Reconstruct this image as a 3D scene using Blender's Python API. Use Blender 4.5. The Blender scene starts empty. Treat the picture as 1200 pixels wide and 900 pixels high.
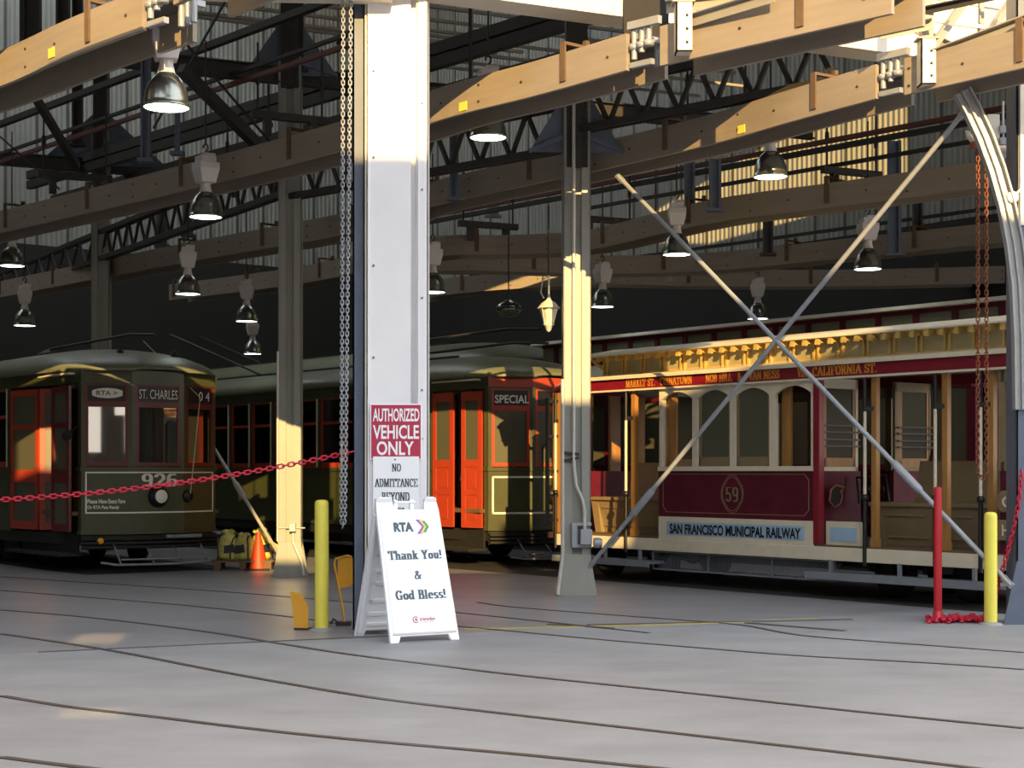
import bpy, math, random
from mathutils import Vector, Matrix

random.seed(11)
sc = bpy.context.scene
C = sc.collection

# ------------------------------------------------------------------ camera
EYE = 1.5
cam_d = bpy.data.cameras.new('camera')
cam = bpy.data.objects.new('camera', cam_d)
C.objects.link(cam)
cam.location = (0, 0, EYE)
cam.rotation_euler = (math.pi / 2, 0, 0)
cam_d.sensor_width = 36.0
cam_d.lens = 36.0 * 1850 / 1200
cam_d.shift_y = 102 / 1200
cam_d.clip_end = 400
sc.camera = cam

# ------------------------------------------------------------------ sky, sun, exposure
world = bpy.data.worlds.new('sky')
sc.world = world
world.use_nodes = True
wn = world.node_tree
wn.nodes.clear()
w_out = wn.nodes.new('ShaderNodeOutputWorld')
w_bg = wn.nodes.new('ShaderNodeBackground')
w_tc = wn.nodes.new('ShaderNodeTexCoord')
w_sep = wn.nodes.new('ShaderNodeSeparateXYZ')
w_ramp = wn.nodes.new('ShaderNodeValToRGB')
wn.links.new(w_tc.outputs['Generated'], w_sep.inputs[0])
wn.links.new(w_sep.outputs['Z'], w_ramp.inputs[0])
w_ramp.color_ramp.elements[0].position = 0.0
w_ramp.color_ramp.elements[0].color = (1.0, 0.88, 0.76, 1)
w_ramp.color_ramp.elements[1].position = 0.45
w_ramp.color_ramp.elements[1].color = (0.86, 0.93, 1.0, 1)
wn.links.new(w_ramp.outputs[0], w_bg.inputs['Color'])
w_bg.inputs['Strength'].default_value = 3.3
wn.links.new(w_bg.outputs[0], w_out.inputs['Surface'])

SUN = Vector((-0.115, 1.0, -0.28)).normalized()
sun_d = bpy.data.lights.new('sun', 'SUN')
sun_d.energy = 10.0
sun_d.angle = math.radians(0.2)
sun_d.color = (1.0, 0.66, 0.25)
sun = bpy.data.objects.new('sun', sun_d)
C.objects.link(sun)
sun.rotation_euler = SUN.to_track_quat('-Z', 'Y').to_euler()
sun.location = (2, -30, 20)

vs = sc.view_settings
vs.view_transform = 'Standard'
vs.look = 'None'
vs.exposure = 0.0
vs.gamma = 1.0
vs.use_curve_mapping = False

# ------------------------------------------------------------------ directions of the yard
U = Vector((-0.622, 0.783, 0))      # along the tracks, into the shed
N = Vector((0.783, 0.622, 0))       # across the tracks
FA = Vector((0.91, 0.415, 0)).normalized()   # along the door line
CAR_ROT = math.atan2(-0.783, 0.622)


def ray(px, py, Y):
    return Vector(((px - 600) / 1850 * Y, Y, EYE - (py - 552) / 1850 * Y))


def gnd(px, py):
    return ray(px, py, EYE * 1850 / (py - 552))


def at_z(px, py, z):
    return ray(px, py, (z - EYE) * 1850 / (552 - py))


# ------------------------------------------------------------------ materials
def lin(h):
    h = h.lstrip('#')
    out = []
    for i in (0, 2, 4):
        c = int(h[i:i + 2], 16) / 255
        out.append(c / 12.92 if c <= 0.04045 else ((c + 0.055) / 1.055) ** 2.4)
    return tuple(out) + (1.0,)


def mat(name, col, rough=0.6, metal=0.0, var=0.15, scale=6.0, bump=0.0, col2=None, stretch=None, spec=0.5, bscale=None):
    m = bpy.data.materials.new(name)
    m.use_nodes = True
    nt = m.node_tree
    b = nt.nodes['Principled BSDF']
    c = lin(col)
    b.inputs['Roughness'].default_value = rough
    b.inputs['Metallic'].default_value = metal
    b.inputs['Specular IOR Level'].default_value = spec
    tc = nt.nodes.new('ShaderNodeTexCoord')
    src = tc.outputs['Object']
    if stretch:
        mp = nt.nodes.new('ShaderNodeMapping')
        mp.inputs['Scale'].default_value = stretch
        nt.links.new(src, mp.inputs['Vector'])
        src = mp.outputs['Vector']
    n = nt.nodes.new('ShaderNodeTexNoise')
    n.inputs['Scale'].default_value = scale
    n.inputs['Detail'].default_value = 5
    n.inputs['Roughness'].default_value = 0.6
    nt.links.new(src, n.inputs['Vector'])
    r = nt.nodes.new('ShaderNodeValToRGB')
    r.color_ramp.elements[0].position = 0.3
    r.color_ramp.elements[1].position = 0.7
    d = lin(col2) if col2 else tuple(x * (1 - var) for x in c[:3]) + (1,)
    r.color_ramp.elements[0].color = d
    r.color_ramp.elements[1].color = c
    nt.links.new(n.outputs['Fac'], r.inputs[0])
    nt.links.new(r.outputs[0], b.inputs['Base Color'])
    if bump:
        bp = nt.nodes.new('ShaderNodeBump')
        bp.inputs['Strength'].default_value = bump
        bp.inputs['Distance'].default_value = 0.02
        nb = n
        if bscale:
            nb = nt.nodes.new('ShaderNodeTexNoise')
            nb.inputs['Scale'].default_value = bscale
            nt.links.new(src, nb.inputs['Vector'])
        nt.links.new(nb.outputs['Fac'], bp.inputs['Height'])
        nt.links.new(bp.outputs[0], b.inputs['Normal'])
    return m


def emit(name, col, strength):
    m = bpy.data.materials.new(name)
    m.use_nodes = True
    nt = m.node_tree
    nt.nodes.clear()
    o = nt.nodes.new('ShaderNodeOutputMaterial')
    e = nt.nodes.new('ShaderNodeEmission')
    e.inputs['Color'].default_value = lin(col)
    e.inputs['Strength'].default_value = strength
    nt.links.new(e.outputs[0], o.inputs[0])
    return m


def glass(name, tint, refl=0.12, rough=0.02, dust=0.0, dustcol='8A8870'):
    m = bpy.data.materials.new(name)
    m.use_nodes = True
    nt = m.node_tree
    nt.nodes.clear()
    o = nt.nodes.new('ShaderNodeOutputMaterial')
    t = nt.nodes.new('ShaderNodeBsdfTransparent')
    t.inputs['Color'].default_value = lin(tint)
    g = nt.nodes.new('ShaderNodeBsdfGlossy')
    g.inputs['Roughness'].default_value = rough
    mx = nt.nodes.new('ShaderNodeMixShader')
    fr = nt.nodes.new('ShaderNodeFresnel')
    fr.inputs['IOR'].default_value = 1.5
    ad = nt.nodes.new('ShaderNodeMath')
    ad.operation = 'ADD'
    ad.inputs[1].default_value = refl
    nt.links.new(fr.outputs[0], ad.inputs[0])
    nt.links.new(ad.outputs[0], mx.inputs[0])
    nt.links.new(t.outputs[0], mx.inputs[1])
    nt.links.new(g.outputs[0], mx.inputs[2])
    if dust:
        df = nt.nodes.new('ShaderNodeBsdfDiffuse')
        df.inputs['Color'].default_value = lin(dustcol)
        m2 = nt.nodes.new('ShaderNodeMixShader')
        m2.inputs[0].default_value = dust
        nt.links.new(mx.outputs[0], m2.inputs[1])
        nt.links.new(df.outputs[0], m2.inputs[2])
        mx = m2
    nt.links.new(mx.outputs[0], o.inputs[0])
    return m


def ribbed(name, col, pitch, rough=0.5):
    """corrugated metal sheet: vertical ribs by bump along the object's x axis"""
    m = mat(name, col, rough, 0.0, 0.18, 0.5)
    nt = m.node_tree
    b = nt.nodes['Principled BSDF']
    tc = nt.nodes.new('ShaderNodeTexCoord')
    w = nt.nodes.new('ShaderNodeTexWave')
    w.wave_type = 'BANDS'
    w.bands_direction = 'X'
    w.inputs['Scale'].default_value = 0.314 / pitch
    w.inputs['Distortion'].default_value = 0.0
    nt.links.new(tc.outputs['Object'], w.inputs['Vector'])
    bp = nt.nodes.new('ShaderNodeBump')
    bp.inputs['Strength'].default_value = 1.0
    bp.inputs['Distance'].default_value = pitch * 0.16
    nt.links.new(w.outputs['Fac'], bp.inputs['Height'])
    nt.links.new(bp.outputs[0], b.inputs['Normal'])
    w2 = nt.nodes.new('ShaderNodeTexWave')
    w2.bands_direction = 'X'
    w2.inputs['Scale'].default_value = 0.314 / (pitch * 6)
    nt.links.new(tc.outputs['Object'], w2.inputs['Vector'])
    r2 = nt.nodes.new('ShaderNodeValToRGB')
    r2.color_ramp.elements[0].position = 0.0
    r2.color_ramp.elements[0].color = (.25, .25, .25, 1)
    r2.color_ramp.elements[1].position = 0.05
    r2.color_ramp.elements[1].color = (1, 1, 1, 1)
    nt.links.new(w2.outputs['Fac'], r2.inputs[0])
    mx = nt.nodes.new('ShaderNodeMix')
    mx.data_type = 'RGBA'
    mx.blend_type = 'MULTIPLY'
    mx.inputs['Factor'].default_value = 1
    old = b.inputs['Base Color'].links[0].from_socket
    nt.links.new(old, mx.inputs['A'])
    nt.links.new(r2.outputs[0], mx.inputs['B'])
    nt.links.new(mx.outputs['Result'], b.inputs['Base Color'])
    return m


M = {}
M['concrete'] = mat('pavement_concrete', '98989C', 0.55, 0, 0.26, 0.9, 0.12, stretch=(1, 1.6, 1), bscale=40)
M['wetfloor'] = mat('shed_floor_concrete', '98969A', 0.36, 0, 0.28, 0.7, 0.03, stretch=(1, 1.8, 1), bscale=14)
M['rail'] = mat('rail_steel', '5E514A', 0.45, 0.35, 0.35, 3)
M['groove'] = mat('rail_groove', '5A5150', 0.8, 0, 0.3, 8)
M['bed'] = mat('under_car_shade', '2B2825', 0.75, 0, 0.35, 1.5)  # dark tone for the floor strips that stand for shade under cars
M['yellowline'] = mat('worn_yellow_line', 'B9A95C', 0.7, 0, 0.3, 5)
M['white_steel'] = mat('white_painted_steel', 'E9E7E8', 0.45, 0, 0.05, 3)
M['old_white'] = mat('off_white_paint', 'D8D0C0', 0.5, 0, 0.1, 4)
M['grey_steel'] = mat('grey_painted_steel', '7F838A', 0.45, 0, 0.15, 5)
M['blue_steel'] = mat('blue_grey_steel', '5F6878', 0.5, 0, 0.2, 4)
M['col_steel'] = mat('pale_grey_column_paint', '96958D', 0.4, 0, 0.16, 3, stretch=(1, 1, .3))
M['dark_steel'] = mat('dark_roof_steel', '34302D', 0.6, 0, 0.3, 5)
M['conduit'] = mat('galvanised_conduit', 'C6C2B8', 0.35, 0.2, 0.1, 6)
M['galv'] = mat('galvanised_steel', 'A0A3A8', 0.45, 0.25, 0.15, 7)
M['plank'] = mat('trough_board', '978A7A', 0.65, 0, 0.16, 2.5, stretch=(.5, .5, 6))
M['plank_dark'] = mat('trough_inner_board', '655A4E', 0.75, 0, 0.2, 3)
M['purlin'] = mat('purlin_paint', '9B968C', 0.5, 0, 0.15, 4)
M['redpipe'] = mat('red_oxide_pipe', '6E3B2B', 0.5, 0, 0.2, 6)
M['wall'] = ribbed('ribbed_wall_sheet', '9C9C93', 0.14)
M['wall_low'] = mat('shade_toned_lower_wall', '2B2926', 0.8, 0, 0.25, 1)  # lower walls darkened by colour in place of the unlit shed depth
M['siding'] = mat('cream_siding', 'E6DCC8', 0.55, 0, 0.06, 2)
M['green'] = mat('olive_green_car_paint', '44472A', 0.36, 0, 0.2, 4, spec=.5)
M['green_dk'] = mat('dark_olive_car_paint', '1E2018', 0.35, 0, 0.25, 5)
M['roofgreen'] = mat('grey_green_roof_canvas', '6E7158', 0.42, 0, 0.22, 3, bump=.1)
M['red'] = mat('orange_red_paint', 'A83E26', 0.35, 0, 0.12, 6)
M['red_dk'] = mat('dark_red_paint', '66231B', 0.35, 0, 0.2, 6)
M['cream'] = mat('cream_paint', 'D9CDB4', 0.42, 0, 0.12, 6)
M['yellowcream'] = mat('ochre_cream_paint', 'C2A25C', 0.45, 0, 0.16, 7)
M['burgundy'] = mat('burgundy_paint', '5E1226', 0.48, 0, 0.2, 5, col2='470D1C', spec=.3)
M['burg_bright'] = mat('crimson_letterboard_paint', '7E1626', 0.35, 0, 0.2, 5)
M['gold'] = mat('gold_leaf_lettering', 'D08A2E', 0.4, 0, 0.15, 9)
M['tanwood'] = mat('varnished_wood', 'A8783E', 0.4, 0, 0.3, 6, stretch=(2, 2, .4))
M['bench'] = mat('olive_brown_bench_paint', '857355', 0.5, 0, 0.15, 5)
M['skyblue'] = mat('pale_blue_paint', '9DB8CE', 0.5, 0, 0.1, 6)
M['black'] = mat('black_paint', '17161A', 0.4, 0, 0.2, 8)
M['black_matte'] = mat('soot_black_metal', '1C1A18', 0.75, 0, 0.35, 6)
M['letter_white'] = mat('white_lettering', 'E4E0D2', 0.5, 0, 0.08, 9)
M['letter_grey'] = mat('slate_lettering', '4B5B66', 0.6, 0, 0.05, 9)
M['letter_dark'] = mat('dark_serif_lettering', '3F4A50', 0.6, 0, 0.1, 9)
M['sign_white'] = mat('sign_white_plastic', 'F0F1F4', 0.5, 0, 0.03, 3)
M['poster'] = mat('white_poster', 'F3F5FA', 0.4, 0, 0.02, 3)
M['sign_red'] = mat('sign_crimson', 'B5304C', 0.45, 0, 0.06, 5)
M['purple'] = mat('purple_print', '8B5BB5', 0.5, 0, 0.05, 5)
M['pr_yellow'] = mat('yellow_print', 'F0C65A', 0.5, 0, 0.05, 5)
M['pr_green'] = mat('green_print', '4F9B54', 0.5, 0, 0.05, 5)
M['pr_red'] = mat('red_print', 'B8474E', 0.5, 0, 0.05, 5)
M['yellow'] = mat('safety_yellow_paint', 'EADB58', 0.42, 0, 0.08, 5)
M['amber'] = mat('amber_yellow_paint', 'D99A22', 0.45, 0, 0.12, 5)
M['post_red'] = mat('post_red_paint', 'B31826', 0.4, 0, 0.1, 5)
M['chain_red'] = mat('red_plastic_chain_material', 'C8243F', 0.4, 0, 0.08, 5)
M['chain_rust'] = mat('rusty_chain_metal', '9A5A3C', 0.5, 0.4, 0.3, 12)
M['cone'] = mat('cone_orange', 'D2441C', 0.5, 0, 0.15, 6)
M['sack'] = mat('yellow_sack_vinyl', 'E2DA78', 0.5, 0, 0.35, 10, col2='8C843C')
M['wood'] = mat('rough_timber', '6B543C', 0.8, 0, 0.3, 7)
M['fixture'] = mat('lamp_housing_white', 'C9C2BE', 0.5, 0, 0.08, 6)
M['alu'] = mat('spun_aluminium', '8E9088', 0.22, 0.85, 0.1, 4)
M['alu_in'] = mat('lamp_rim', 'B8BDB6', 0.3, 0.5, 0.1, 4)
M['lamp'] = emit('lamp_glow', 'F4FFF6', 9.0)
M['glass'] = glass('car_window_glass', 'B9B6A4', 0.04)
M['glass_front'] = glass('windscreen_glass', 'A5A292', 0.2)
M['glass_dull'] = glass('dusty_glass', '8C8A74', 0.05, 0.3, 0.32)
M['glass_old'] = glass('old_smoked_glass', '8C8A74', -0.035, 0.3, 0.22, '56523E')
M['clerestory'] = mat('frosted_clerestory_glass', '6F7160', 0.3, 0, 0.2, 4)
M['clerestory_ochre'] = mat('ochre_frosted_glass', 'A39974', 0.35, 0, 0.2, 4)
M['cloth'] = mat('cream_curtain', 'DCCAA2', 0.9, 0, 0.2, 6)
M['brick'] = mat('yard_blocker_brick', '4A3F36', 0.9, 0, 0.3, 1)
M['ceil'] = mat('shed_roof_sheet', '4A4743', 0.8, 0, 0.2, 1)
M['lens'] = mat('headlight_lens', 'E8E4D6', 0.15, 0, 0.2, 60)
M['foliage'] = mat('dark_foliage', '2C3420', 0.9, 0, 0.4, 4)


# ------------------------------------------------------------------ mesh building
class MB:
    def __init__(s):
        s.v, s.f, s.sm = [], [], []

    def add(s, vs_, fs_, smooth=False):
        o = len(s.v)
        s.v += [tuple(v) for v in vs_]
        s.f += [tuple(i + o for i in f) for f in fs_]
        s.sm += [smooth] * len(fs_)
        return s

    def box(s, x0, x1, y0, y1, z0, z1):
        vs_ = [(x, y, z) for z in (z0, z1) for y in (y0, y1) for x in (x0, x1)]
        return s.add(vs_, [(0, 2, 3, 1), (4, 5, 7, 6), (0, 1, 5, 4), (2, 6, 7, 3), (0, 4, 6, 2), (1, 3, 7, 5)])

    def frame(s, p0, p1, up=(0, 0, 1)):
        p0, p1 = Vector(p0), Vector(p1)
        d = (p1 - p0).normalized()
        up = Vector(up)
        if abs(d.dot(up)) > 0.98:
            up = Vector((0, 1, 0))
        sx = d.cross(up).normalized()
        sz = sx.cross(d).normalized()
        return p0, p1, d, sx, sz

    def bar(s, p0, p1, w, h, up=(0, 0, 1)):
        p0, p1, d, sx, sz = s.frame(p0, p1, up)
        vs_ = []
        for p in (p0, p1):
            for a, b in ((-1, -1), (1, -1), (1, 1), (-1, 1)):
                vs_.append(p + sx * (a * w / 2) + sz * (b * h / 2))
        return s.add(vs_, [(3, 2, 1, 0), (4, 5, 6, 7), (0, 1, 5, 4), (1, 2, 6, 5), (2, 3, 7, 6), (3, 0, 4, 7)])

    def ibeam(s, p0, p1, w, h, t=0.02, up=(0, 0, 1)):
        _p0, _p1, d, sx, sz = s.frame(p0, p1, up)
        s.bar(_p0 + sz * (h / 2), _p1 + sz * (h / 2), w, t, up)
        s.bar(_p0 - sz * (h / 2), _p1 - sz * (h / 2), w, t, up)
        s.bar(_p0, _p1, t, h, up)
        return s

    def tube(s, pts, r, n=8, closed=False):
        pts = [Vector(p) for p in pts]
        k = len(pts)
        vs_, fs_ = [], []
        last = None
        for i, p in enumerate(pts):
            a = pts[i - 1] if (i > 0 or closed) else pts[0]
            b = pts[(i + 1) % k] if (i < k - 1 or closed) else pts[-1]
            d = (b - a).normalized()
            if last is None:
                ref = Vector((0, 0, 1)) if abs(d.z) < 0.9 else Vector((1, 0, 0))
                sx = d.cross(ref).normalized()
            else:
                sx = (last - d * last.dot(d)).normalized()
            last = sx
            sy = d.cross(sx)
            rr = r[i] if isinstance(r, (list, tuple)) else r
            for j in range(n):
                t = 2 * math.pi * j / n
                vs_.append(p + sx * (rr * math.cos(t)) + sy * (rr * math.sin(t)))
        rng = k if closed else k - 1
        for i in range(rng):
            for j in range(n):
                a = i * n + j
                b = i * n + (j + 1) % n
                c_ = ((i + 1) % k) * n + (j + 1) % n
                d_ = ((i + 1) % k) * n + j
                fs_.append((a, b, c_, d_))
        s.add(vs_, fs_, True)
        if not closed:
            s.add([vs_[j] for j in range(n)], [tuple(range(n - 1, -1, -1))])
            s.add([vs_[(k - 1) * n + j] for j in range(n)], [tuple(range(n))])
        return s

    def lathe(s, prof, c=(0, 0, 0), n=24, ax=(0, 0, 1), smooth=True):
        c = Vector(c)
        az = Vector(ax).normalized()
        ref = Vector((1, 0, 0)) if abs(az.x) < 0.9 else Vector((0, 1, 0))
        ay = az.cross(ref).normalized()
        axx = ay.cross(az)
        vs_, fs_ = [], []
        for r, z in prof:
            for j in range(n):
                t = 2 * math.pi * j / n
                vs_.append(c + az * z + axx * (r * math.cos(t)) + ay * (r * math.sin(t)))
        for i in range(len(prof) - 1):
            for j in range(n):
                fs_.append((i * n + j, i * n + (j + 1) % n, (i + 1) * n + (j + 1) % n, (i + 1) * n + j))
        return s.add(vs_, fs_, smooth)

    def prism(s, poly, O, ex, ey, a, b):
        """polygon in the plane O + x*ex + y*ey, thickened from a to b along ex x ey"""
        O, ex, ey = Vector(O), Vector(ex), Vector(ey)
        ez = ex.cross(ey).normalized()
        n = len(poly)
        vs_ = [O + ex * x + ey * y + ez * a for x, y in poly] + [O + ex * x + ey * y + ez * b for x, y in poly]
        fs_ = [tuple(range(n - 1, -1, -1)), tuple(range(n, 2 * n))]
        for i in range(n):
            j = (i + 1) % n
            fs_.append((i, j, n + j, n + i))
        return s.add(vs_, fs_)

    def strip(s, pts, z0, z1, th, off=0.0):
        """wall along a plan polyline; outward is to the right of travel"""
        P = [Vector((p[0], p[1], 0)) for p in pts]
        nrm = []
        for i in range(len(P)):
            ns = []
            if i > 0:
                d = (P[i] - P[i - 1]).normalized()
                ns.append(Vector((d.y, -d.x, 0)))
            if i < len(P) - 1:
                d = (P[i + 1] - P[i]).normalized()
                ns.append(Vector((d.y, -d.x, 0)))
            v = sum(ns, Vector()).normalized()
            v = v / max(0.3, v.dot(ns[0]))
            nrm.append(v)
        zz = z0 if isinstance(z0, (list, tuple)) else [z0] * len(P)
        vs_ = []
        for p, q, zb in zip(P, nrm, zz):
            o, i_ = p + q * off, p + q * (off - th)
            vs_ += [(o.x, o.y, zb), (i_.x, i_.y, zb), (i_.x, i_.y, z1), (o.x, o.y, z1)]
        fs_ = []
        for i in range(len(P) - 1):
            a, b = 4 * i, 4 * i + 4
            for j in range(4):
                k = (j + 1) % 4
                fs_.append((a + j, a + k, b + k, b + j))
        fs_.append((0, 3, 2, 1))
        e = 4 * (len(P) - 1)
        fs_.append((e, e + 1, e + 2, e + 3))
        return s.add(vs_, fs_)

    def build(s, name, m, parent=None, bevel=0.0, recalc=True):
        me = bpy.data.meshes.new(name)
        me.from_pydata(s.v, [], s.f)
        me.polygons.foreach_set('use_smooth', s.sm)
        me.materials.append(m if not isinstance(m, str) else M[m])
        if recalc:
            import bmesh
            bm = bmesh.new()
            bm.from_mesh(me)
            bmesh.ops.recalc_face_normals(bm, faces=bm.faces)
            bm.to_mesh(me)
            bm.free()
        o = bpy.data.objects.new(name, me)
        C.objects.link(o)
        if parent is not None:
            o.parent = parent
        if bevel:
            bv = o.modifiers.new('bevel', 'BEVEL')
            bv.width = bevel
            bv.segments = 2
            bv.limit_method = 'ANGLE'
        return o


def tag(o, label, cat, group=None):
    o['label'] = label
    o['category'] = cat
    if group:
        o['group'] = group
    return o


def struct(o, label=None):
    o['kind'] = 'structure'
    if label:
        o['label'] = label
    return o


def thing(name, label, cat, loc=(0, 0, 0), rz=0.0, group=None):
    o = bpy.data.objects.new(name, None)
    o.empty_display_size = 0.2
    C.objects.link(o)
    o.location = loc
    o.rotation_euler = (0, 0, rz)
    return tag(o, label, cat, group)


def dup(root, loc=None, rz=None, label=None):
    def cp(o, par):
        c = o.copy()
        C.objects.link(c)
        c.parent = par
        for ch in [x for x in o.children]:
            cp(ch, c)
        return c
    r = cp(root, None)
    if loc is not None:
        r.location = loc
    if rz is not None:
        r.rotation_euler = (0, 0, rz)
    if label:
        r['label'] = label
    return r


# ------------------------------------------------------------------ lettering
def sans(name, body, O, ex, ey, w, h, m, parent, weight=0.0, depth=0.004):
    """plain letters fitted to w x h, lower left corner at O, on the plane ex, ey"""
    cu = bpy.data.curves.new('letters', 'FONT')
    cu.body = body
    cu.offset = weight
    cu.resolution_u = 3
    ob = bpy.data.objects.new('letters', cu)
    C.objects.link(ob)
    bpy.context.view_layer.update()
    dg = bpy.context.evaluated_depsgraph_get()
    me = bpy.data.meshes.new_from_object(ob.evaluated_get(dg))
    bpy.data.objects.remove(ob)
    xs = [v.co.x for v in me.vertices]
    ys = [v.co.y for v in me.vertices]
    x0, x1, y0, y1 = min(xs), max(xs), min(ys), max(ys)
    O, ex, ey = Vector(O), Vector(ex).normalized(), Vector(ey).normalized()
    ez = ex.cross(ey)
    for v in me.vertices:
        v.co = O + ex * ((v.co.x - x0) / (x1 - x0) * w) + ey * ((v.co.y - y0) / (y1 - y0) * h) + ez * depth
    me.materials.clear()
    me.materials.append(M[m])
    o = bpy.data.objects.new(name, me)
    C.objects.link(o)
    o.parent = parent
    return o


def arc(cx, cy, rx, ry, a0, a1, n=12):
    return [(cx + rx * math.cos(math.radians(a0 + (a1 - a0) * i / n)), cy + ry * math.sin(math.radians(a0 + (a1 - a0) * i / n))) for i in range(n + 1)]


def serif(x, y, r=0.13):
    return [(x - r, y), (x + r, y)]


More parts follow.
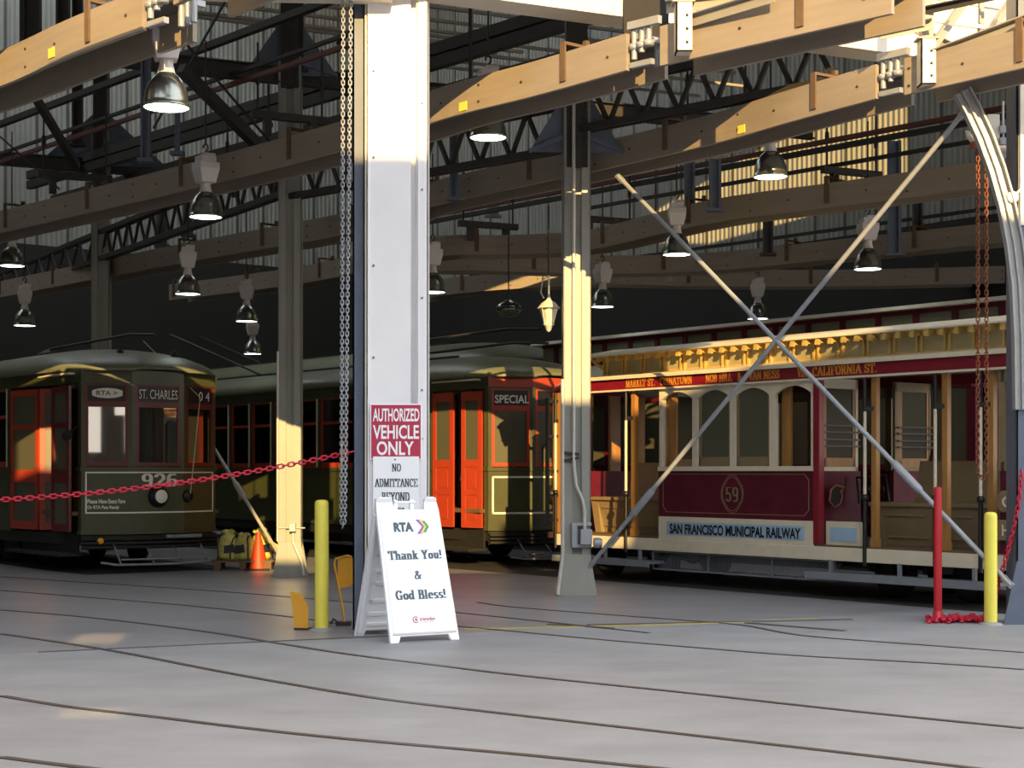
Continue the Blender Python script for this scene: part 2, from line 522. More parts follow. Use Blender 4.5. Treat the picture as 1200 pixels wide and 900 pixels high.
# broad-pen glyphs: strokes on a cap height of 1
GL = {
    'A': ([[(0.06, .03), (.36, .97)], [(.38, .97), (.68, .03)], [(.2, .34), (.54, .34)], serif(.05, .025), serif(.68, .025)], .76),
    'B': ([[(.14, .03), (.14, .97)], [(.02, .975), (.34, .975)] + arc(.34, .75, .18, .22, 90, -90) + [(.14, .53)], [(.34, .52)] + arc(.36, .275, .22, .25, 90, -90) + [(.02, .025)]], .68),
    'C': ([arc(.38, .5, .3, .48, 50, 310), [(.6, .72), (.6, .95)]], .72),
    'D': ([[(.14, .03), (.14, .97)], [(.02, .975), (.32, .975)] + arc(.32, .5, .32, .475, 90, -90) + [(.02, .025)]], .76),
    'E': ([[(.14, .03), (.14, .97)], [(.02, .975), (.56, .975)], [(.02, .025), (.58, .025)], [(.14, .51), (.44, .51)], [(.58, .76), (.58, .97)], [(.6, .03), (.6, .26)]], .66),
    'F': ([[(.14, .03), (.14, .97)], [(.02, .975), (.56, .975)], [(.14, .51), (.44, .51)], [(.57, .76), (.57, .97)], serif(.15, .025)], .62),
    'G': ([arc(.38, .5, .3, .48, 50, 300), [(.6, .72), (.6, .95)], [(.62, .05), (.62, .45)], [(.46, .46), (.74, .46)]], .78),
    'H': ([[(.14, .03), (.14, .97)], [(.62, .03), (.62, .97)], [(.14, .5), (.62, .5)], serif(.14, .025), serif(.14, .975), serif(.62, .025), serif(.62, .975)], .78),
    'I': ([[(.16, .03), (.16, .97)], serif(.16, .025, .14), serif(.16, .975, .14)], .34),
    'K': ([[(.14, .03), (.14, .97)], [(.14, .4), (.58, .95)], [(.28, .56), (.62, .03)], serif(.14, .025), serif(.14, .975), serif(.64, .025), serif(.58, .975)], .74),
    'L': ([[(.14, .03), (.14, .97)], [(.02, .025), (.56, .025)], [(.58, .03), (.58, .28)], serif(.14, .975)], .64),
    'M': ([[(.1, .03), (.1, .97)], [(.12, .97), (.44, .05)], [(.44, .05), (.76, .97)], [(.78, .03), (.78, .97)], serif(.1, .025), serif(.78, .025), serif(.1, .975, .1), serif(.78, .975, .1)], .92),
    'N': ([[(.1, .03), (.1, .97)], [(.12, .97), (.62, .03)], [(.64, .03), (.64, .97)], serif(.1, .025, .1), serif(.1, .975, .1), serif(.64, .975, .1)], .78),
    'O': ([arc(.38, .5, .3, .475, 0, 360, 24)], .76),
    'R': ([[(.14, .03), (.14, .97)], [(.02, .975), (.34, .975)] + arc(.34, .74, .2, .235, 90, -90) + [(.14, .5)], [(.36, .5), (.62, .03)], serif(.14, .025), serif(.66, .025, .09)], .74),
    'S': ([arc(.32, .74, .22, .235, 40, 180, 8) + arc(.32, .74, .22, .235, 180, 250, 4) + [(.34, .5)] + arc(.32, .27, .24, .245, 60, -140, 10), [(.52, .74), (.52, .95)], [(.08, .05), (.08, .28)]], .62),
    'T': ([[(.36, .03), (.36, .97)], [(.03, .975), (.69, .975)], [(.03, .72), (.03, .97)], [(.69, .72), (.69, .97)], serif(.36, .025, .16)], .74),
    'V': ([[(.08, .97), (.36, .03)], [(.36, .03), (.64, .97)], serif(.08, .975, .12), serif(.64, .975, .1)], .72),
    'W': ([[(.06, .97), (.26, .03)], [(.26, .03), (.44, .8)], [(.44, .8), (.62, .03)], [(.62, .03), (.82, .97)], serif(.06, .975, .1), serif(.82, .975, .1)], .9),
    'Y': ([[(.08, .97), (.36, .5)], [(.36, .5), (.64, .97)], [(.36, .03), (.36, .5)], serif(.08, .975, .14), serif(.64, .975, .12), serif(.36, .025, .15)], .74),
    'a': ([arc(.26, .5, .19, .15, 160, 0, 8), [(.45, .5), (.45, .05), (.54, .03)], arc(.26, .2, .18, .175, 0, 360, 16)], .6),
    'd': ([arc(.26, .33, .2, .305, 0, 360, 18), [(.46, .03), (.46, .97)], [(.34, .975), (.46, .975)], [(.46, .025), (.58, .025)]], .62),
    'e': ([[(.1, .36), (.5, .36)] + arc(.3, .34, .2, .3, 5, 310, 16)], .58),
    'h': ([[(.14, .03), (.14, .97)], [(.02, .975), (.14, .975)], arc(.32, .42, .17, .22, 170, 0, 8) + [(.49, .03)], serif(.14, .025), serif(.5, .025)], .66),
    'k': ([[(.14, .03), (.14, .97)], [(.02, .975), (.14, .975)], [(.14, .26), (.46, .62)], [(.28, .4), (.52, .03)], serif(.14, .025), serif(.54, .025, .1), serif(.46, .63, .1)], .64),
    'l': ([[(.14, .03), (.14, .97)], [(.02, .975), (.14, .975)], serif(.14, .025)], .3),
    'n': ([[(.14, .03), (.14, .64)], [(.02, .64), (.14, .64)], arc(.32, .42, .17, .22, 170, 0, 8) + [(.49, .03)], serif(.14, .025), serif(.5, .025)], .66),
    'o': ([arc(.3, .33, .2, .305, 0, 360, 18)], .6),
    's': ([arc(.27, .48, .15, .16, 40, 250, 10) + [(.28, .33)] + arc(.26, .18, .17, .155, 60, -140, 10)], .5),
    'u': ([[(.14, .64), (.14, .2)] + arc(.3, .22, .16, .19, 180, 350, 8), [(.48, .03), (.48, .64)], [(.02, .64), (.14, .64)], [(.36, .64), (.48, .64)], [(.48, .025), (.6, .025)]], .64),
    '!': ([[(.14, .36), (.14, .97)], [(.14, .04), (.14, .13)]], .3),
    '&': ([[(.72, .5), (.62, .3), (.42, .07)] + arc(.3, .26, .2, .23, -60, -200, 8) + [(.2, .48), (.44, .66)] + arc(.36, .82, .12, .15, -20, 200, 8) + [(.3, .62), (.7, .04)], serif(.72, .5, .1)], .82),
    '9': ([arc(.3, .68, .22, .28, 0, 360, 18), [(.52, .68), (.5, .3)] + arc(.3, .26, .2, .23, 0, -130, 8)], .62),
    '2': ([arc(.3, .7, .22, .27, 170, -30, 12) + [(.1, .06)], [(.06, .04), (.54, .04)], [(.54, .05), (.54, .22)]], .62),
    '6': ([arc(.3, .3, .22, .27, 0, 360, 18), [(.08, .3), (.1, .66)] + arc(.32, .72, .2, .24, 180, 50, 8)], .62),
    '5': ([[(.12, .95), (.5, .95)], [(.12, .95), (.12, .55)], arc(.28, .32, .22, .28, 140, -150, 12)], .6),
    '0': ([arc(.3, .5, .22, .46, 0, 360, 20)], .62),
    '4': ([[(.44, .03), (.44, .97)], [(.44, .97), (.04, .3)], [(.04, .28), (.6, .28)]], .64),
    '.': ([[(.12, .04), (.12, .12)]], .24),
    ' ': ([], .34),
}


def pen(name, body, O, ex, ey, w, h, m, parent, T=0.17, H=0.055, depth=0.003):
    """serif letters drawn with a broad pen, fitted to w x h"""
    polys, x = [], 0.0
    for ch in body:
        st, adv = GL[ch]
        for path in st:
            for (ax_, ay_), (bx_, by_) in zip(path, path[1:]):
                pts = [(ax_ + i * T / 2, ay_ + j * H / 2) for i in (-1, 1) for j in (-1, 1)] + [(bx_ + i * T / 2, by_ + j * H / 2) for i in (-1, 1) for j in (-1, 1)]
                pts = sorted(set((round(p, 5), round(q, 5)) for p, q in pts))

                def half(seq):
                    out = []
                    for p in seq:
                        while len(out) > 1 and (out[-1][0] - out[-2][0]) * (p[1] - out[-2][1]) - (out[-1][1] - out[-2][1]) * (p[0] - out[-2][0]) <= 1e-9:
                            out.pop()
                        out.append(p)
                    return out
                lo, hi = half(pts), half(pts[::-1])
                polys.append([(p + x, q) for p, q in lo[:-1] + hi[:-1]])
        x += adv + 0.08
    xs = [p[0] for q in polys for p in q]
    x0, x1 = min(xs), max(xs)
    O, ex, ey = Vector(O), Vector(ex).normalized(), Vector(ey).normalized()
    ez = ex.cross(ey)
    mb = MB()
    k = 0
    for q in polys:
        k += 1
        dz = depth + 0.00002 * (k % 7)
        mb.add([O + ex * ((p[0] - x0) / (x1 - x0) * w) + ey * (p[1] * h) + ez * dz for p in q], [tuple(range(len(q)))])
    return mb.build(name, m, parent, recalc=False)

# ================================================================== SETTING
def F(k, z=0.0):
    return Vector((0.82, 15.2, z)) + FA * k


FN = Vector((FA.y, -FA.x, 0))          # out of the shed, towards the yard


def CT(c, t, z=0.0):
    return N * c + U * t + Vector((0, 0, z))


# ground
mb = MB()
a, b = F(-32), F(30)
mb.add([(-30, -45, 0), (40, -45, 0), (b.x, b.y, 0), (a.x, a.y, 0)], [(0, 1, 2, 3)])
struct(mb.build('floor_yard', 'concrete'), 'pale grey concrete yard in front of the shed')
mb = MB()
p1, p2 = CT(30, 40), CT(-20, 44)
mb.add([tuple(a), tuple(b), (b + U * 50)[:], (a + U * 50)[:]], [(0, 1, 2, 3)])
struct(mb.build('floor', 'wetfloor'), 'polished grey concrete floor inside the shed')

# front wall over the open bays (its lower edge is the door head)
HEAD = 5.96
mb = MB()


def fpanel(mbx, k0, k1, z0, z1, a_=-0.25, b_=0.0):
    o = F(0)
    mbx.prism([(k0, z0), (k1, z0), (k1, z1), (k0, z1)], o, FA, (0, 0, 1), a_, b_)


ROOF = 18.0
fpanel(mb, -2.1, 30, HEAD, 9.45)
fpanel(mb, -2.1, -0.1, 9.45, 9.95)  # unseen slot added to throw sun strips on the deep troughs
fpanel(mb, 2.2, 30, 9.45, 9.95)
mb.prism([(-2.1, 9.95), (30, 9.95), (30, 11.2), (9.9, 11.2), (9.3, 11.4), (6.8, 12.3), (4.6, 13.9), (-2.1, 13.9)], F(0), FA, (0, 0, 1), -.25, 0)  # unseen upper opening, slanted to shape the sun patch on the side wall
fpanel(mb, 10.0, 30, 11.2, 13.9)
fpanel(mb, -2.1, 30, 13.9, ROOF)
FL = F(-2.1)
mb.prism([(-30, HEAD - .08), (0, HEAD - .08), (0, ROOF), (-30, ROOF)], FL, Vector((1, .06, 0)), (0, 0, 1), -.25, 0)
z = HEAD + 0.10
while z < 8.6:
    fpanel(mb, -2.1, 14, z, z + 0.225, 0.0, 0.025)
    z += 0.24
struct(mb.build('wall_front', 'siding'), 'cream boarded wall over the open shed doors')
mb = MB()
fpanel(mb, -2.1, 14, HEAD - 0.07, HEAD + 0.09, -0.30, 0.06)
mb.prism([(-14, HEAD - .14), (0, HEAD - .14), (0, HEAD + .09), (-14, HEAD + .09)], FL, Vector((1, .06, 0)), (0, 0, 1), -.3, .06)
struct(mb.build('trim_door_head', 'old_white'), 'pale steel trim along the door head')


def sheet_wall(name, p, q, z0, z1, m):
    d = (q - p)
    L = d.length
    mbx = MB()
    mbx.add([(0, 0, z0), (L, 0, z0), (L, 0, z1), (0, 0, z1), (0, .1, z0), (L, .1, z0), (L, .1, z1), (0, .1, z1)],
            [(0, 1, 2, 3), (7, 6, 5, 4), (0, 4, 5, 1), (3, 2, 6, 7), (0, 3, 7, 4), (1, 5, 6, 2)])
    o = mbx.build(name, m)
    o.location = (p.x, p.y, 0)
    o.rotation_euler = (0, 0, math.atan2(d.y, d.x))
    return struct(o)


WC, WT = 27.0, 40.0
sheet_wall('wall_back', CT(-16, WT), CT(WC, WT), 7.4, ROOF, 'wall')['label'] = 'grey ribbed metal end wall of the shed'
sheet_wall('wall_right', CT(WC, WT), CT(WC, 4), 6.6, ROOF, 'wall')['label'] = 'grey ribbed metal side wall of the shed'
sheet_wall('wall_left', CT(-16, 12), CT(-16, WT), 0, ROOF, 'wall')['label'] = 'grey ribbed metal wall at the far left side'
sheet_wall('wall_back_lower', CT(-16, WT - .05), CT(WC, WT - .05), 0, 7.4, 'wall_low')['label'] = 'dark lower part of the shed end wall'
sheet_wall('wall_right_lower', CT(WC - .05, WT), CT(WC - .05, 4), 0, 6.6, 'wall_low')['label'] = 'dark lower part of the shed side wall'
mb = MB()


def rpanel(c0, c1, t0, t1):
    P = [CT(c0, t0, ROOF), CT(c1, t0, ROOF), CT(c1, t1, ROOF), CT(c0, t1, ROOF)]
    Q = [p + Vector((0, 0, .12)) for p in P]
    mb.add(P + Q, [(0, 1, 2, 3), (7, 6, 5, 4), (0, 4, 5, 1), (1, 5, 6, 2), (2, 6, 7, 3), (3, 7, 4, 0)])


rpanel(-17, 22.5, 4, 33)  # gaps between roof panels added so sky light brightens the upper walls
rpanel(22.5, 26.0, 4, 24)
rpanel(26.0, 28.0, 4, 41)
rpanel(-17, 26, 38.8, 41)
rpanel(-17, -4, 33, 38.8)
rpanel(20, 22.5, 33, 38.8)
rpanel(22.5, 26, 34, 38.8)
struct(mb.build('ceiling', 'ceil'), 'dark shed roof with two gaps added to light the walls')

# unseen building added behind the photographer: its steps and gaps shape the shade
mb = MB()
YB = -20.0


def yb(x0, x1, z0, z1):
    mb.box(x0, x1, YB - .2, YB, z0, z1)


yb(-45, -2.6, 0, 16.6)
yb(-2.6, .00, 0, 13.9)
for zlo, zhi, xa, xb in ((0, 8.29, -9, -9), (8.29, 8.43, .62, 1.04), (8.43, 9.43, -9, -9), (9.43, 9.73, .02, .46), (9.73, 13.9, -9, -9)):  # small gaps added so sun strikes two spots on the yard
    if xa < -8:
        yb(.00, 1.15, zlo, zhi)
    else:
        yb(.00, xa, zlo, zhi)
        yb(xb, 1.15, zlo, zhi)
yb(1.15, 2.25, 0, 12.1)
yb(2.25, 3.35, 0, 14.1)
yb(3.35, 5.02, 0, 12.1)
yb(5.02, 5.5, 0, 13.25)
yb(5.5, 6.4, 0, 12.1)
yb(6.4, 10.4, 0, 2.3)  # passage left open so the 926 windscreen mirrors bright sky
yb(6.4, 9.35, 5.6, 13.9)
yb(9.35, 10.4, 5.6, 17)
yb(7.7, 8.25, 2.3, 5.6)
yb(8.25, 8.7, 2.3, 3.9)
yb(10.4, 45, 0, 17)
struct(mb.build('wall_yard_blocker', 'brick'), 'unseen dark building across the yard, stepped and pierced to shape the sunlight')

# ------------------------------------------------------------------ rails set in the ground
RAILS = [
    ([(0, 715), (90, 722.5), (175, 732), (250, 742), (300, 750), (400, 766), (500, 778.5), (600, 791), (800, 812), (1000, 834), (1200, 854)], 'upper rail of the track crossing mid yard, passing in front of the folding sign'),
    ([(0, 743), (75, 754), (150, 766.5), (250, 786), (350, 804), (450, 820), (600, 838), (800, 861), (1050, 890), (1180, 906)], 'long rail across the mid yard, second track line below the folding sign'),
    ([(0, 816), (80, 829), (175, 840), (280, 853), (400, 866), (600, 884), (760, 900), (900, 914)], 'rail in the nearest track, glinting gold at its left'),
    ([(0, 888), (85, 899), (180, 910)], 'rail cutting across the bottom left corner of the yard'),
    ([(430, 727), (520, 733), (600, 740), (700, 749.5), (825, 760), (940, 769), (1100, 778), (1200, 785)], 'rail running right from behind the folding sign, dark at its right end'),
    ([(560, 706), (600, 711.5), (700, 719.5), (800, 727), (870, 733), (940, 745), (1080, 756), (1200, 765)], 'rail coming out under the maroon cable car and curving right'),
    ([(0, 676), (120, 684), (240, 692), (330, 699), (420, 707), (520, 716.5), (640, 729), (760, 742)], 'inner rail on the wet shed floor, farther of the two by the left streetcar'),
    ([(0, 692), (100, 700), (220, 710), (330, 722), (400, 731.5)], 'inner rail on the wet shed floor, nearer of the two by the left streetcar'),
]
for pts, lab in RAILS:
    P = [gnd(*p) for p in pts]
    # smooth the line
    Q = []
    for i in range(len(P) - 1):
        p0 = P[max(i - 1, 0)]
        p1_, p2_ = P[i], P[i + 1]
        p3 = P[min(i + 2, len(P) - 1)]
        for s_ in range(6):
            t = s_ / 6
            Q.append(0.5 * ((2 * p1_) + (p2_ - p0) * t + (2 * p0 - 5 * p1_ + 4 * p2_ - p3) * t * t + (3 * p1_ - p0 - 3 * p2_ + p3) * t ** 3))
    Q.append(P[-1])
    r = thing('street_rail', lab, 'rail', (0, 0, 0), 0, 'rails set in the concrete')
    mb = MB()
    mb.strip(Q, 0.0, 0.006, 0.035, 0.02)
    mb.build('rail_head', 'rail', r)
    mb = MB()
    mb.strip(Q, 0.0, 0.003, 0.03, -0.015)
    mb.build('flangeway', 'groove', r)

mb = MB()
mb.strip([F(-5.2)[:2], F(-1.9)[:2]], 0, .004, .05)
struct(mb.build('trim_threshold', 'groove'), 'dark floor joint along the shed doorway')
mb = MB()
mb.strip([gnd(545, 738)[:2], gnd(650, 736)[:2], gnd(800, 732)[:2], gnd(965, 726)[:2]], 0, .004, .10)
struct(mb.build('trim_yellow_line', 'yellowline'), 'worn yellow painted line along the shed doorway')
mb = MB()
mb.strip([gnd(690, 733)[:2], gnd(860, 729.5)[:2], gnd(1000, 726.5)[:2]], 0.0, .006, .07)
mb.strip([gnd(640, 732)[:2], gnd(715, 737)[:2]], 0.0, .006, .08)
mb.strip([gnd(872, 730.5)[:2], gnd(988, 740)[:2]], 0.0, .008, .07)
struct(mb.build('trim_floor_plates', 'groove'), 'dark steel plates in the concrete by the yellow line')

for c0_, c1_, t0_, t1_, lab in ((14.35, 17.2, 9.3, 34.5, 'painted shade strip under the cable car and the SPECIAL car'), (9.35, 11.95, 21.6, 37.5, 'painted shade strip under the streetcar 926'), (18.8, 22, 12, 38, 'painted shade strip under the maroon streetcar')):
    mb = MB()  # dark strip painted on the floor for the shade beneath the cars
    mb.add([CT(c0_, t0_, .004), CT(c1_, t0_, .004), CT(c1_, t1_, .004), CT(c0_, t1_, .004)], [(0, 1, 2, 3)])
    struct(mb.build('floor_car_shade', 'bed'), lab)

# ------------------------------------------------------------------ columns
def mid_column(loc, h, rz, label, wid=0.33):
    r = thing('steel_column', label, 'column', loc, rz, 'steel columns of the shed')
    w = wid / 2
    mb = MB()
    mb.box(-w, -w + .10, -.13, -.115, .0, h)
    mb.box(w - .10, w, -.13, -.115, .0, h)
    mb.box(-w, w, -.085, -.065, 0, h)
    mb.box(-w, -w + .015, -.13, .13, 0, h)
    mb.box(w - .015, w, -.13, .13, 0, h)
    mb.box(-w + .10, -w + .11, -.13, -.07, 0, h)
    mb.box(w - .11, w - .10, -.13, -.07, 0, h)
    mb.box(-w, w, .115, .13, 0, h)
    mb.build('shaft', 'col_steel', r)
    mb = MB()
    poly = [(-w - .07, 0.02), (w + .07, 0.02), (w, .46), (w, .5), (-w, .5), (-w, .46)]
    mb.prism(poly, (0, -.15, 0), (1, 0, 0), (0, 0, 1), -.008, .012)
    mb.prism(poly, (0, .15, 0), (1, 0, 0), (0, 0, 1), -.012, .008)
    for sx in (-1, 1):
        mb.prism([(sx * w, .5), (sx * (w + .07), .02), (sx * w, .02)], (0, 0, 0), (1, 0, 0), (0, 0, 1), -.01, .01)
    mb.box(-w - .08, w + .08, -.17, .17, 0, .02)
    mb.build('base_plate', 'col_steel', r, .004)
    return r


ROW = [Vector((4.90, 15.35, 0)), Vector((0.776, 19.1, 0)), Vector((-3.17, 22.6, 0)), Vector((-7.75, 29.8, 0)), Vector((-12.3, 37.0, 0))]
c675 = mid_column(ROW[1], 6.3, .05, 'grey steel column with a bent pipe, left of the maroon cable car')
c340 = mid_column(ROW[2], 7.4, .05, 'grey steel column lit gold, between the yellow bollard and the orange cone')
cfar = mid_column(ROW[3], 7.9, .05, 'dim steel column rising above the roof of the left streetcar')
# pipe and boxes on the column by the cable car
def lp(o, *p):
    return [Vector(q) for q in p]


mb = MB()
mb.tube([(-.045, -.17, 6.0), (-.045, -.17, 1.75), (-.04, -.17, 1.55), (-.015, -.17, 1.32), (.06, -.17, 1.16), (.085, -.17, 1.02), (.085, -.17, .78)], .022, 8)
mb.tube([(-.175, -.15, 2.6), (-.175, -.15, .5), (-.24, -.19, .02)], .024, 8)
mb.build('conduit', 'conduit', c675)
mb = MB()
mb.box(.03, .17, -.26, -.14, .62, .80)
mb.lathe([(.0, 0), (.06, 0), (.065, .06), (.05, .10), (0, .1)], (.19, -.22, .64), 14, (1, 0, 0))
mb.bar((-.06, -.16, .86), (.17, -.16, .86), .03, .04)
mb.bar((-.06, -.16, .60), (.17, -.16, .60), .03, .04)
mb.box(-.07, .0, -.2, -.14, .58, .88)
mb.build('junction_box', 'galv', c675, .006)
mb = MB()
mb.bar((-.18, -.15, 1.72), (.02, -.18, 1.70), .03, .035)
mb.bar((-.18, -.15, 1.62), (.02, -.18, 1.66), .03, .03)
mb.build('pipe_clamp', 'dark_steel', c675)
mb = MB()
mb.tube([(.05, -.17, .62), (.05, -.17, .5), (.08, -.18, .42), (.18, -.2, .2), (.2, -.2, .02)], .02, 8)
mb.tube([(-.17, -.14, .5), (-.17, -.14, 3.2)], .018, 8)
mb.build('conduit', 'conduit', c340)
mb = MB()
mb.box(-.0, .09, -.22, -.14, .64, .76)
mb.bar((-.18, -.15, .69), (.22, -.15, .69), .02, .02)
mb.build('junction_box', 'galv', c340, .006)

# big white column at the door
mc = thing('door_column', 'big white steel column carrying the red and white signs', 'column', (-1.05, 14.62, 0), 0)
mb = MB()
mb.box(-.285, .105, -.02, .0, 0, 6.6)            # face plate
mb.box(-.285, -.27, -.03, .34, 0, 6.6)
mb.box(.10, .115, -.0, .34, 0, 6.6)
mb.box(.115, .17, .05, .06, 0, 6.6)
mb.build('face_plate', 'white_steel', mc, .002)
mb = MB()
mb.box(.17, .275, -.03, -.012, 0, 6.6)
mb.box(.165, .18, -.03, .2, 0, 6.6)
mb.box(.262, .275, -.03, .2, 0, 6.6)
mb.build('door_guide', 'white_steel', mc, .002)
mb = MB()
mb.box(-.325, -.297, -.005, .02, 0, 6.6)
mb.box(-.325, -.312, -.005, .2, 0, 6.6)
mb.build('edge_angle', 'old_white', mc)
mb = MB()
mb.box(-.43, -.33, .05, .065, 0, 6.6)
mb.box(-.43, -.415, .05, .3, 0, 6.6)
mb.build('shaded_side_angle', 'blue_steel', mc)  # blue grey tone puts the left flange's shadow into its colour
mb = MB()
for zz in (2.1, 2.55, 3.4, 4.4, 5.2):
    mb.lathe([(0, 0), (.012, 0), (.012, .012), (0, .016)], (-.23, -.02, zz), 8, (0, -1, 0))
    mb.lathe([(0, 0), (.01, 0), (.01, .01), (0, .012)], (.22, -.03, zz - .3), 8, (0, -1, 0))
mb.build('bolts', 'grey_steel', mc)
mb = MB()
mb.box(-.45, .32, -.08, .4, 0, .025)
mb.build('base_plate', 'grey_steel', mc)

# column at the right edge with its curved knee
rc = thing('door_column', 'blue grey steel column at the right edge beside the maroon dash', 'column', (5.02, 15.45, 0), 0)
mb = MB()
mb.box(-.09, .18, -.02, 0, .0, 6.2)
mb.box(-.09, -.07, -.02, .3, .0, 6.2)
mb.box(.16, .18, -.02, .3, .0, 6.2)
mb.prism([(-.22, 0), (.3, 0), (.18, .5), (-.09, .62)], (0, -.02, 0), (1, 0, 0), (0, 0, 1), 0, .02)
mb.build('shaft', 'blue_steel', rc, .003)
mb = MB()
mb.box(-.06, -.015, -.05, -.02, 3.9, 5.6)
mb.build('edge_strip', 'siding', rc)
mb = MB()
mb.lathe([(0, -.03), (.05, -.03), (.06, 0), (.05, .03), (0, .03)], (-.14, -.06, 4.17), 16, (0, 1, 0))
mb.tube([(-.14, -.05, 4.17), (-.02, -.03, 4.28)], .012, 6)
mb.build('insulator', 'sign_white', rc)
kn = thing('curved_door_track', 'curved pale steel track bending down to the right edge column', 'track', (0, 0, 0), 0)
pth = [ray(x, y, 15.42) for x, y in ((1126, 108), (1137, 128), (1152, 160), (1166, 198), (1178, 240), (1187, 285), (1193, 335), (1196, 400), (1197, 480))]
Q = []
for i in range(len(pth) - 1):
    for s_ in range(3):
        Q.append(pth[i].lerp(pth[i + 1], s_ / 3))
Q.append(pth[-1])
for nm, off, w, hgt, m in (('track_web', 0, .02, .15, 'conduit'), ('track_lip', .075, .10, .018, 'galv'), ('track_lip', -.075, .10, .018, 'galv'), ('centre_rib', 0, .05, .02, 'galv')):
    mb = MB()
    vs_, fs_ = [], []
    for i, p in enumerate(Q):
        d = (Q[min(i + 1, len(Q) - 1)] - Q[max(i - 1, 0)]).normalized()
        nr = Vector((d.z, 0, -d.x))
        cpt = p + nr * off
        yv = Vector((0, 1, 0))
        for aa, bb in ((-1, -1), (1, -1), (1, 1), (-1, 1)):
            vs_.append(cpt + yv * (aa * w / 2) + nr * (bb * hgt / 2) - yv * (.03 if 'lip' in nm or 'rib' in nm else 0))
    for i in range(len(Q) - 1):
        for j in range(4):
            fs_.append((4 * i + j, 4 * i + (j + 1) % 4, 4 * i + 4 + (j + 1) % 4, 4 * i + 4 + j))
    fs_ += [(0, 1, 2, 3), tuple(4 * (len(Q) - 1) + j for j in (3, 2, 1, 0))]
    mb.add(vs_, fs_)
    mb.build(nm, m, kn)
el = thing('switchboard', 'pale metal switch panel with conduits beside the curved track', 'panel', ray(1167, 175, 16.2))
mb = MB()
mb.box(-.08, .04, 0, .05, -.34, .36)
mb.build('back_plate', 'old_white', el, .004)
mb = MB()
for zz in (-.2, -.06, .08, .2):
    mb.box(.04, .10, -.02, .06, zz - .03, zz + .04)
    mb.tube([(.1, .02, zz), (.26, .02, zz + .05)], .008, 6)
mb.tube([(.08, .02, -.5), (.08, .02, .5)], .012, 6)
mb.build('terminal_strip', 'galv', el)
pf = thing('pipe_elbow', 'short white pipe elbow above the orange hoist chain', 'pipe', (0, 0, 0))
mb = MB()
mb.tube([ray(x, y, 16.1) for x, y in ((1137, 157), (1134, 154), (1136, 160), (1141, 166), (1150, 170), (1165, 174), (1190, 174))], .03, 8)
mb.build('elbow', 'old_white', pf)


# ------------------------------------------------------------------ brace rods
def rod(p, q, s_t, label, m='galv', r=.027):
    o = thing('brace_rod', label, 'brace rod', (0, 0, 0), 0, 'diagonal brace rods')
    p, q = Vector(p), Vector(q)
    mb = MB()
    mb.tube([p, q], r, 8)
    mb.build('rod', m, o)
    d = (q - p).normalized()
    if s_t is not None:
        mid = p.lerp(q, s_t)
        mb = MB()
        mb.tube([mid - d * .22, mid - d * .19, mid - d * .15, mid + d * .15, mid + d * .19, mid + d * .22], [.03, .042, .045, .045, .042, .03], 8)
        mb.build('turnbuckle', m, o)
    mb = MB()
    for e, s_ in ((p, 1), (q, -1)):
        mb.bar(e - d * .02 * s_, e + d * .12 * s_, .03, .06)
    mb.build('clevis', m, o)
    return o


def rowpt(px, py, base=0):
    """point on the vertical plane of the column row"""
    k = (px - 600) / 1850
    A, D = ROW[1], (ROW[0] - ROW[2]).normalized()
    s_ = (k * A.y - A.x) / (D.x - k * D.y)
    p = A + D * s_
    return Vector((p.x, p.y, EYE - (py - 552) / 1850 * p.y))


rod(rowpt(690, 665), rowpt(1134, 126), .165, 'grey brace rod rising right across the cable car windows')
rod(rowpt(724, 206), rowpt(1185, 686), .77, 'grey brace rod falling right across the open seats of the cable car')
def rowpt2(px, py):
    k = (px - 600) / 1850
    A, D = ROW[2], (ROW[3] - ROW[2]).normalized()
    s_ = (k * A.y - A.x) / (D.x - k * D.y)
    p = A + D * s_
    return Vector((p.x, p.y, EYE - (py - 552) / 1850 * p.y))


rod(rowpt2(205, 450), rowpt2(326, 648), .66, 'pale brace rod slanting down to the foot of the gold lit column', 'conduit')

